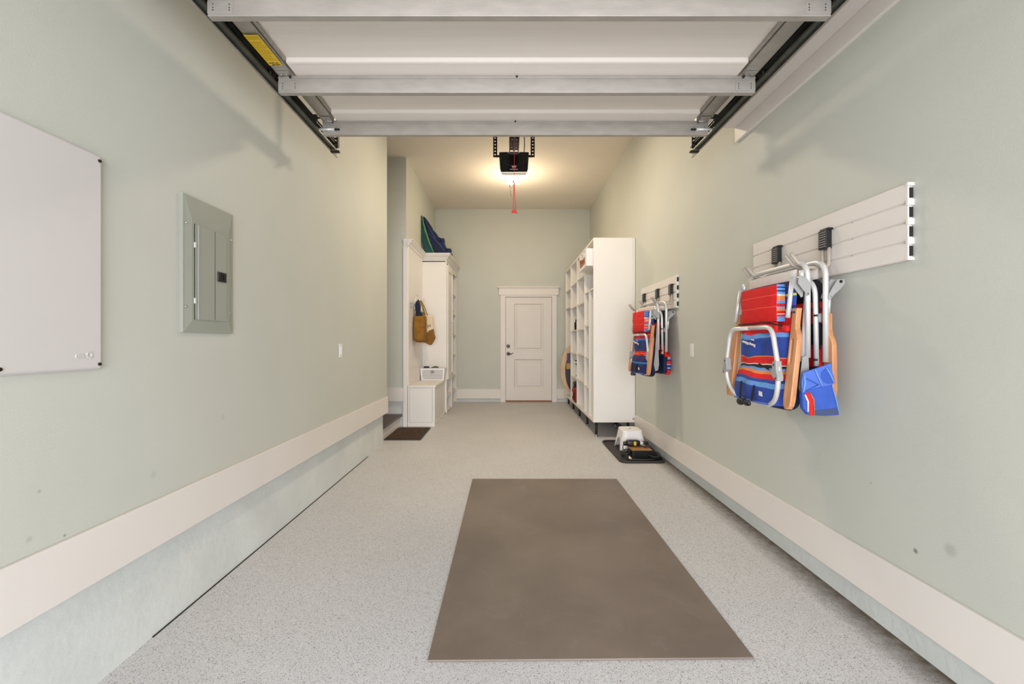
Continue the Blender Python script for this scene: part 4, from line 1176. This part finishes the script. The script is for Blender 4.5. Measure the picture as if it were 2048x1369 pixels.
# ------------------------------------------------------------ slat wall rails with hooks
def slat_rail(y0, y1, label):
    t = thing('slat_wall_rail', (XR, (y0+y1)/2, 1.50), label, 'wall rail', 'white slatted wall rails on the right wall')
    pitch = 0.0765
    m = MB()
    prof = [(XR, 1.502)]
    for k in range(4):
        z = 1.502+k*pitch
        prof += [(XR-0.020, z), (XR-0.023, z+0.004), (XR-0.023, z+pitch-0.010), (XR-0.016, z+pitch-0.008), (XR-0.016, z+pitch-0.001)] if k < 3 else [(XR-0.020, z), (XR-0.023, z+0.004), (XR-0.023, z+pitch-0.003), (XR-0.018, z+pitch)]
    prof += [(XR, 1.502+4*pitch)]
    m.prism([(x, y0+0.010, z) for x, z in prof], (0, y1-y0-0.010, 0))
    m.build('slats', 'trim_paint', t, bevel=0.0008)
    # open channel ends at the near edge
    for k in range(4):
        z = 1.502+k*pitch
        MB().box(XR-0.016, XR-0.002, y0+0.003, y0+0.0095, z+0.018, z+pitch-0.020).build('channel_end', 'gap_dark', t)
    q = MB()
    for k in range(5):
        z = 1.502+k*pitch
        q.box(XR-0.026, XR, y0, y0+0.010, max(z-0.013, 1.502), min(z+0.012, 1.502+4*pitch))
    q.box(XR-0.023, XR-0.017, y0+0.004, y0+0.010, 1.502, 1.502+4*pitch)
    q.build('end_tabs', 'trim_paint', t)
    q = MB()
    yy = y0+0.30
    while yy < y1:
        for k in range(1, 4):
            q.disc((XR-0.0165, yy, 1.502+k*pitch-0.003), (-1, 0, 0), 0.003, 0.0015, 8)
        yy += 0.40
    q.build('screw_heads', 'hook_rubber', t)
slat_rail(1.785, 2.92, 'white slatted wall rail nearest the viewer on the right wall')
slat_rail(4.262, 5.40, 'white slatted wall rail farther along, next to the shelving unit')

def wall_hook(Y, label, grp, out=1.37, tipz=1.612):
    xp = XR-0.023
    t = thing('utility_hook', (xp, Y, 1.54), label, 'hook', grp)
    MB().box(xp-0.030, xp-0.0005, Y-0.027, Y+0.027, 1.635, 1.728).build('bracket', 'black_plastic', t, bevel=0.002)
    q = MB()
    for i in range(7):
        z = 1.645+i*0.0115
        q.box(xp-0.0325, xp-0.030, Y-0.024, Y+0.018, z, z+0.003)
    q.build('bracket_ribs', 'grey_plastic', t)
    MB().box(xp-0.022, xp+0.004, Y-0.032, Y+0.027, 1.728, 1.736).build('top_lip', 'black_plastic', t)
    for s in (-1, 1):
        y = Y+s*0.022
        pts = fillet([(xp-0.012, y, 1.64), (xp-0.012, y, 1.548), (xp-0.055, y, 1.541), (out+0.05, y, 1.543), (out, y, tipz)], 0.045, 7)
        MB().tube(pts, 0.0085, 10).build('prong', 'hook_rubber', t)
    return t
wall_hook(2.64, 'double hook at the far end of the near chairs, on the nearer rail', 'hooks on the rails')
wall_hook(2.235, 'double hook at the near end of the near chairs, on the nearer rail', 'hooks on the rails')
wall_hook(5.24, 'farthest double hook on the farther rail, next to the shelving', 'hooks on the rails', out=1.385)
wall_hook(4.77, 'middle double hook on the farther rail', 'hooks on the rails')
wall_hook(4.37, 'nearest double hook on the farther rail', 'hooks on the rails')

# ------------------------------------------------------------ folded beach chairs
def arm(t, sg, xt, xb, ztop, zbot, thick, m='arm_wood', slot=True, outer=True):
    """wooden armrest: narrow neck, shoulder, rounded end; broad face towards the room"""
    yi = sg*0.252; yo = sg*0.312; yn = sg*0.285
    def xa(z): return xt+(xb-xt)*(ztop-z)/(ztop-zbot)
    pts = [(yi, ztop), (yn, ztop), (yn, ztop-0.075), (sg*0.291, ztop-0.10), (sg*0.305, ztop-0.125), (yo, ztop-0.15), (yo, zbot+0.05), (sg*0.306, zbot+0.02), (sg*0.292, zbot+0.003), (sg*0.270, zbot+0.003), (sg*0.257, zbot+0.02), (yi, zbot+0.05)]
    poly = [(xa(z), y, z) for y, z in pts]
    hole = []
    if slot:
        zc1, zc2 = ztop-0.155, ztop-0.255
        yc = sg*0.276
        for i in range(9):
            a = PI*i/8; hole.append((yc+0.010*math.cos(a), zc1+0.010*math.sin(a)))
        for i in range(9):
            a = PI+PI*i/8; hole.append((yc+0.010*math.cos(a), zc2+0.010*math.sin(a)))
        hole = [[(xa(z), y, z) for y, z in hole]]
    a = MB().prism(poly, (thick, 0, 0), holes=hole).build('armrest', m, t, local=True, bevel=0.004, bseg=2)
    if slot:
        MB().box(xa(zc1)+thick*0.7, xa(zc1)+thick*0.9, yc-0.02, yc+0.02, zc2-0.02, zc1+0.02)
    MB().cyl((xa(ztop-0.02), (yi+yn)/2, ztop-0.02), (xa(ztop-0.02)-0.003, (yi+yn)/2, ztop-0.02), 0.005, 10).build('arm_bolt', 'bronze', a, local=True)
    return a

def plate_xz(t, poly, y, th, name='joint_plate'):
    p = MB().prism([(x, y, z) for x, z in poly], (0, th, 0)).build(name, 'grey_plastic', t, local=True, bevel=0.0015)
    return p

def front_chair(loc, rz, label, bagmat, ld=-0.137, far=False):
    t = thing('beach_chair', loc, label, 'beach chair', 'folded beach chairs on the wall hooks', rz)
    # hanging frame: inverted U lying over the hooks
    MB().tube(fillet([(0.0, -0.26, -0.46), (0.0, -0.26, 0), (0.0, 0.26, 0), (0.0, 0.26, -0.46)], 0.085, 8), 0.0125, 12).build('hanging_frame', 'aluminium', t, local=True)
    MB().tube(fillet([(-0.016, -0.245, -0.48), (0.012, -0.245, -0.07), (0.012, 0.245, -0.07), (-0.016, 0.245, -0.48)], 0.085, 8), 0.011, 12).build('seat_frame', 'aluminium', t, local=True)
    for sg in (-1, 1):
        MB().tube([(-0.062, sg*0.243, -0.085), (-0.088, sg*0.250, -0.27)], 0.0105, 10).build('arm_strut', 'aluminium', t, local=True)
        MB().tube([(-0.030, sg*0.262, -0.045), (-0.030, sg*0.262, -0.09)], 0.010, 10).build('frame_stub', 'aluminium', t, local=True)
        po = [(-0.052, -0.068), (-0.020, -0.078), (0.002, -0.11), (-0.004, -0.165), (-0.012, -0.17), (-0.022, -0.155), (-0.034, -0.14), (-0.058, -0.108)]
        ya = -0.281 if sg < 0 else 0.276
        pl = plate_xz(t, po, ya, 0.005)
        MB().cyl((-0.033, ya-0.002 if sg < 0 else ya+0.007, -0.083), (-0.033, ya+0.003, -0.083), 0.006, 10).build('rivet', 'chrome', pl, local=True)
        MB().cyl((-0.012, ya-0.002 if sg < 0 else ya+0.007, -0.158), (-0.012, ya+0.003, -0.158), 0.003, 8).build('rivet', 'gap_dark', pl, local=True)
        plate_xz(t, [(x-0.014, z-0.004) for x, z in po], sg*0.253-0.002, 0.005)
        # long plastic leaf behind the armrest
        ylf = -0.268 if sg < 0 else 0.262
        plate_xz(t, [(-0.028, -0.455), (0.0, -0.45), (0.006, -0.60), (-0.004, -0.655), (-0.03, -0.665), (-0.045, -0.60)], ylf, 0.006, 'plastic_leaf')
        arm(t, sg, -0.066, -0.118, -0.225, -0.705, 0.026, slot=(sg < 0))
    # loop leg in front
    lp = [(ld, -0.205, -0.312), (ld, 0.205, -0.312), (ld, 0.255, -0.50), (ld, 0.258, -0.58), (ld+0.01, 0.22, -0.665), (ld+0.025, 0.14, -0.705), (ld+0.04, 0.0, -0.70), (ld+0.025, -0.14, -0.705), (ld+0.01, -0.22, -0.665), (ld, -0.258, -0.58), (ld, -0.255, -0.50)]
    lp2 = [((lp[0][0]), 0.0, -0.312)]+lp[1:]+[lp[0], (ld, 0.0, -0.312)]
    pts = fillet(lp2, 0.055, 5)
    MB().tube(pts, 0.0115, 12).build('loop_leg', 'aluminium', t, local=True)
    for sg in (-1, 1):
        yo = sg*0.262
        po = [(yo, -0.475), (yo-sg*0.030, -0.478), (yo-sg*0.034, -0.515), (yo-sg*0.040, -0.545), (yo-sg*0.02, -0.56), (yo+sg*0.012, -0.572), (yo+sg*0.016, -0.55), (yo+sg*0.004, -0.52)]
        pl = MB().prism([(ld-0.016, y, z) for y, z in po], (0.030, 0, 0)).build('leg_joint', 'grey_plastic', t, local=True, bevel=0.004)
        MB().cyl((ld-0.018, yo-sg*0.015, -0.495), (ld-0.012, yo-sg*0.015, -0.495), 0.004, 8).cyl((ld-0.018, yo, -0.558), (ld-0.012, yo, -0.558), 0.004, 8).build('rivet', 'bronze', pl, local=True)
    # sling: white top hem then stripes
    MB().sheet(lambda u, v: (-0.030-0.012*math.sin(PI*u), -0.225+0.45*u, -0.035-0.065*v), 12, 4).build('sling_hem', 'hem_white', t, local=True, solid=0.006)
    MB().sheet(lambda u, v: (-0.030-0.014*math.sin(PI*u)-0.012*math.sin(PI*v), -0.232+0.464*u, -0.085-0.57*v), 14, 20).build('sling', 'sling_stripes', t, local=True, solid=0.004)
    # head pillow
    m = MB()
    if not far:
        m.box(-0.092, -0.046, -0.166, 0.180, -0.285, -0.098)
    else:
        m.box(-0.105, -0.046, -0.166, 0.190, -0.285, -0.078)
    bmesh.ops.subdivide_edges(m.bm, edges=m.bm.edges[:], cuts=4, use_grid_fill=True)
    for v_ in m.bm.verts:
        if v_.co.x < -0.08:
            v_.co.x -= 0.012*(1-((v_.co.y-0.007)/0.18)**2)*(1-((v_.co.z+0.19)/0.1)**2)
            v_.co.x += 0.004*math.sin(v_.co.y*40)*math.sin(v_.co.z*50)
    bmesh.ops.recalc_face_normals(m.bm, faces=m.bm.faces)
    m.bm.normal_update()
    for f in m.bm.faces:
        f.material_index = 1 if f.normal.y < -0.7 else 0
        f.smooth = True
    pw = m.build('head_pillow', ['red_lined', 'pillow_end'], t, local=True, bevel=0.006, bseg=3)
    if far:
        MB().superell((-0.07, -0.185, -0.22), (0.03, 0.035, 0.055), 0.6, wob=0.1).build('rolled_corner', 'pillow_end', pw, local=True)
    MB().sheet(lambda u, v: (-0.088-0.006*math.sin(6*u), -0.17+0.35*u, -0.288-0.05*v), 12, 3).build('pillow_flap', 'fabric_red', t, local=True, solid=0.006)
    MB().tube(fillet([(-0.106, 0.178, -0.288), (-0.112, 0.06, -0.292), (-0.110, -0.08, -0.286), (-0.10, -0.166, -0.296), (-0.06, -0.20, -0.315)], 0.05), 0.0035, 8).build('zip_piping', 'fabric_black', t, local=True)
    MB().superell((-0.07, -0.215, -0.322), (0.02, 0.026, 0.018), 0.7).build('toggle', 'fabric_red', t, local=True)
    # storage pouch
    m = MB()
    def pouch(u, v):
        w_ = 0.212-0.03*max(0, v-0.75)*4*0.5
        th = 0.034*math.sin(PI*min(1, max(0, v*0.9+0.06)))**0.5*math.sin(PI*min(1, max(0.0, u)))**0.35
        wr_ = 0.006*math.sin(9*u+5*v)+0.004*math.sin(17*u-9*v)+0.006*math.sin(11*v)
        lo = max(0.0, (v-0.5)/0.5)
        w_ -= 0.012*lo
        return (-0.068-th-0.052*(lo**0.7)-wr_*math.sin(PI*u), -w_+2*w_*u+0.012*lo, -0.325-0.375*v+0.012*math.sin(PI*u)*(1-v))
    m.sheet(pouch, 28, 30)
    m.sheet(lambda u, v: (-0.060, -0.21+0.42*u, -0.325-0.375*v), 2, 2)
    for e in (0.0, 1.0):
        m.sheet(lambda u, v, e=e: tuple(Vector(pouch(e, v))*(1-u)+Vector((-0.058, -0.21+0.42*e, -0.325-0.375*v))*u), 3, 12)
    m.sheet(lambda u, v: tuple(Vector(pouch(u, 1.0))*(1-v)+Vector((-0.058, -0.21+0.42*u, -0.70))*v), 14, 3)
    bo = m.build('pouch', bagmat, t, local=True)
    MB().tube([pouch(i/14, 0.99)[0:1]+tuple(pouch(i/14, 0.99)[1:]) for i in range(15)], 0.005, 6).build('pouch_hem', 'fabric_blue_flap', bo, local=True)
    fx = lambda u, v: Vector(pouch(u, v))
    pt = fx(0.60, 0.17)
    text('script_lettering', 'Tommy Bahama', 'label_white', bo, (pt.x-0.010, 0.055, -0.395), basis((0, 0.98, 0.17), (0, 0.17, -0.98)), 0.021 if not far else 0.026, 0.0015, local=True, shear=0.35, bold=0.0006)
    text('small_lettering', 'RELAX', 'label_white', bo, (pt.x-0.010, 0.02, -0.373), basis((0, 0.98, 0.17), (0, 0.17, -0.98)), 0.010, 0.0015, local=True)
    # zip gap, tab, care label
    pt = fx(0.28, 0.52)
    MB().prism([(pt.x-0.002, -0.02, pt.z+0.018), (pt.x-0.002, -0.115, pt.z-0.002), (pt.x-0.002, -0.115, pt.z-0.012), (pt.x-0.002, -0.02, pt.z+0.004)], (-0.002, 0, 0)).box(pt.x-0.006, pt.x-0.002, -0.045, -0.037, pt.z-0.04, pt.z+0.008).build('zip', 'fabric_black', bo, local=True)
    pt = fx(0.25, 0.87)
    MB().prism([(pt.x-0.003, -0.085, pt.z+0.014), (pt.x-0.003, -0.115, pt.z+0.012), (pt.x-0.003, -0.12, pt.z-0.012), (pt.x-0.003, -0.085, pt.z-0.009)], (-0.001, 0, 0)).build('care_label', 'label_white', bo, local=True)
    # side panel of the sling between pouch and arm, and dark lower bag
    MB().superell((-0.028, 0.0, -0.56), (0.026, 0.24, 0.17), 0.4, wob=0.04, seed=5).build('lower_bag', 'bag_navy', t, local=True)
    # straps and buckle
    q = MB()
    x = -0.140
    q.prism([(x, 0.085, -0.60), (x, 0.070, -0.60), (x, 0.085, -0.70), (x, 0.102, -0.70)], (-0.003, 0, 0))
    q.prism([(x, -0.045, -0.61), (x, -0.060, -0.612), (x, -0.035, -0.695), (x, -0.018, -0.695)], (-0.003, 0, 0))
    so3 = q.build('strap', 'fabric_black', t, local=True)
    MB().superell((x-0.004, 0.085, -0.712), (0.010, 0.030, 0.018), 0.6, wob=0.1).superell((x-0.004, 0.015, -0.712), (0.010, 0.030, 0.014), 0.6, wob=0.1).box(x-0.010, x-0.002, 0.03, 0.038, -0.71, -0.675).build('buckle', 'black_plastic', so3, local=True)
    # mesh pocket at the far side
    MB().prism([(-0.02, 0.27, -0.58), (-0.02, 0.315, -0.64), (-0.02, 0.32, -0.68), (-0.02, 0.26, -0.67)], (0.02, 0, 0)).build('mesh_pocket', 'mesh_grey', t, local=True, bevel=0.003)
    return t

def back_chair(loc, rz, label, near_pouch=True, near_arm=True):
    t = thing('beach_chair', loc, label, 'beach chair', 'folded beach chairs on the wall hooks', rz)
    MB().tube(fillet([(0.0, -0.28, -0.48), (0.0, -0.28, 0), (0.0, 0.26, 0), (0.0, 0.26, -0.48)], 0.085, 8), 0.0125, 12).build('hanging_frame', 'aluminium', t, local=True)
    MB().tube(fillet([(-0.028, -0.258, -0.50), (-0.036, -0.258, -0.085), (-0.036, 0.235, -0.085), (-0.028, 0.235, -0.50)], 0.085, 8), 0.011, 12).build('seat_frame', 'aluminium', t, local=True)
    for z in (-0.26, -0.47):
        MB().cyl((-0.044, -0.262, z), (-0.032, -0.272, z), 0.005, 8).build('rivet', 'bronze', t, local=True)
    po = [(0.078, -0.092), (0.078, -0.115), (0.056, -0.14), (0.028, -0.165), (0.014, -0.185), (0.0, -0.182), (0.002, -0.168), (0.018, -0.135), (0.045, -0.092)]
    for y in (-0.298, -0.262, 0.275):
        pl = plate_xz(t, po if y < -0.28 else [(x-0.008, z+0.004) for x, z in po], y, 0.005)
        if y < -0.28:
            MB().cyl((0.058, y-0.003, -0.103), (0.058, y+0.002, -0.103), 0.007, 12).build('rivet', 'bronze', pl, local=True)
            MB().cyl((0.012, y-0.003, -0.174), (0.012, y+0.002, -0.174), 0.004, 10).build('rivet', 'chrome', pl, local=True)
    MB().tube([(0.024, -0.27, -0.15), (0.016, -0.27, -0.26)], 0.010, 10).build('arm_strut', 'aluminium', t, local=True)
    if near_arm: arm(t, -1, 0.005, 0.012, -0.25, -0.66, 0.024, slot=False)
    arm(t, 1, 0.005, 0.012, -0.25, -0.66, 0.024, slot=False)
    MB().superell((0.018, -0.01, -0.34), (0.016, 0.225, 0.27), 0.35, wob=0.03, seed=3).build('sling_back', 'red_black', t, local=True)
    MB().superell((0.012, 0.0, -0.60), (0.026, 0.235, 0.10), 0.4, wob=0.05, seed=13).build('lower_bag', 'bag_navy', t, local=True)
    MB().sheet(lambda u, v: (0.004, -0.22+0.44*u, -0.03-0.05*v), 6, 2).build('sling_hem', 'hem_white', t, local=True, solid=0.006)
    MB().tube([(-0.012, -0.235, -0.12), (-0.006, -0.24, -0.28), (-0.006, -0.24, -0.42)], 0.008, 8).build('strap', 'fabric_black', t, local=True)
    MB().superell((-0.004, -0.245, -0.27), (0.010, 0.010, 0.022), 0.6).build('strap_buckle', 'grey_plastic', t, local=True)
    if near_pouch:
        y = -0.335
        def q3(px, py, yy=y):
            Y = loc[1]+yy; return (wx(px, Y)-loc[0], yy, wz(py, Y)-loc[2])
        th = (0, 0.012, 0)
        MB().prism([q3(1607, 746), q3(1663, 727), q3(1664, 737), q3(1671, 766.5), q3(1660, 772), q3(1640, 775), q3(1623, 779), q3(1605, 787.5), q3(1604, 765)], th).build('pouch_flap', 'fabric_blue_flap', t, local=True, bevel=0.003)
        MB().prism([q3(1643, 745, y-0.003), q3(1652, 737, y-0.003), q3(1657, 735, y-0.003), q3(1667, 766, y-0.003), q3(1658, 769, y-0.003), q3(1647, 764, y-0.003), q3(1642, 754, y-0.003)], (0, 0.003, 0)).build('flap_patch', 'fabric_blue', t, local=True, bevel=0.001)
        MB().tube([q3(1653, 736, y-0.005), q3(1662, 752, y-0.005), q3(1668, 766, y-0.005)], 0.003, 6).tube([q3(1630, 739, y-0.005), q3(1638, 758, y-0.005), q3(1645, 774, y-0.005)], 0.003, 6).tube([q3(1609, 751, y-0.005), q3(1610, 768, y-0.005), q3(1607, 784, y-0.005)], 0.004, 6).build('flap_binding', 'fabric_lightblue', t, local=True)
        MB().tube([q3(1611, 757, y-0.004), q3(1637, 770, y-0.004)], 0.002, 6).tube([q3(1637, 770, y-0.004), q3(1611, 783, y-0.004)], 0.002, 6).build('flap_fold', 'fabric_blue', t, local=True)
        MB().prism([q3(1605, 786.5, y+0.006), q3(1623, 778, y+0.006), q3(1666, 768, y+0.006), q3(1671, 790, y+0.006), q3(1679.5, 831, y+0.006), q3(1652, 833, y+0.006), q3(1618, 831, y+0.006), q3(1607, 818, y+0.006)], (0, 0.03, 0)).build('pouch_body', 'fabric_blue', t, local=True, bevel=0.006)
        MB().prism([q3(1612, 787, y+0.003), q3(1618, 785, y+0.003), q3(1626, 800, y+0.003), q3(1627, 832, y+0.003), q3(1620, 832, y+0.003), q3(1619, 808, y+0.003)], (0, 0.006, 0)).build('red_stripe', 'fabric_red', t, local=True, bevel=0.001)
        MB().tube([q3(1620, 786, y+0.002), q3(1627.5, 800, y+0.002), q3(1629, 832, y+0.002)], 0.0028, 6).build('orange_stripe', 'tan_metal', t, local=True)
        MB().tube([q3(1610, 790, y+0.002), q3(1616, 804, y+0.002), q3(1616, 824, y+0.002)], 0.004, 6).build('grey_stripe', 'hem_white', t, local=True)
        MB().prism([q3(1630, 822, y+0.004), q3(1676, 816, y+0.004), q3(1679, 829, y+0.004), q3(1631, 831, y+0.004)], (0, 0.004, 0)).build('mesh_panel', 'mesh_grey', t, local=True)
        MB().tube([q3(1664, 770, y+0.003), q3(1671, 795, y+0.003), q3(1679, 830, y+0.003)], 0.0025, 6).build('pouch_binding', 'fabric_lightblue', t, local=True)
        MB().box(0.0-0.115, 0.0-0.10, y+0.01, y+0.02, -0.70, -0.66).build('loop_tab', 'board_teal', t, local=True)
    else:
        MB().superell((0.048, -0.17, -0.60), (0.030, 0.06, 0.105), 0.7, wob=0.06, seed=8).build('rolled_end', 'end_bag', t, local=True)
    return t

HZ = 1.5655
front_chair((1.417, 2.42, HZ), 0, 'nearest folded beach chair, red pillow and blue striped pouch facing the room', 'bag_stripes')
back_chair((1.489, 2.42, HZ), 0, 'folded beach chair hung behind the nearest one, blue pouch towards the viewer')
front_chair((1.415, 4.61, HZ), R(2.5), 'farther folded beach chair, red pillow and navy pouch, by the shelving unit', 'bag_stripes_far', ld=-0.095, far=True)
back_chair((1.487, 4.61, HZ), R(2), 'folded beach chair hung behind the farther one, close to the wall', near_pouch=False, near_arm=False)
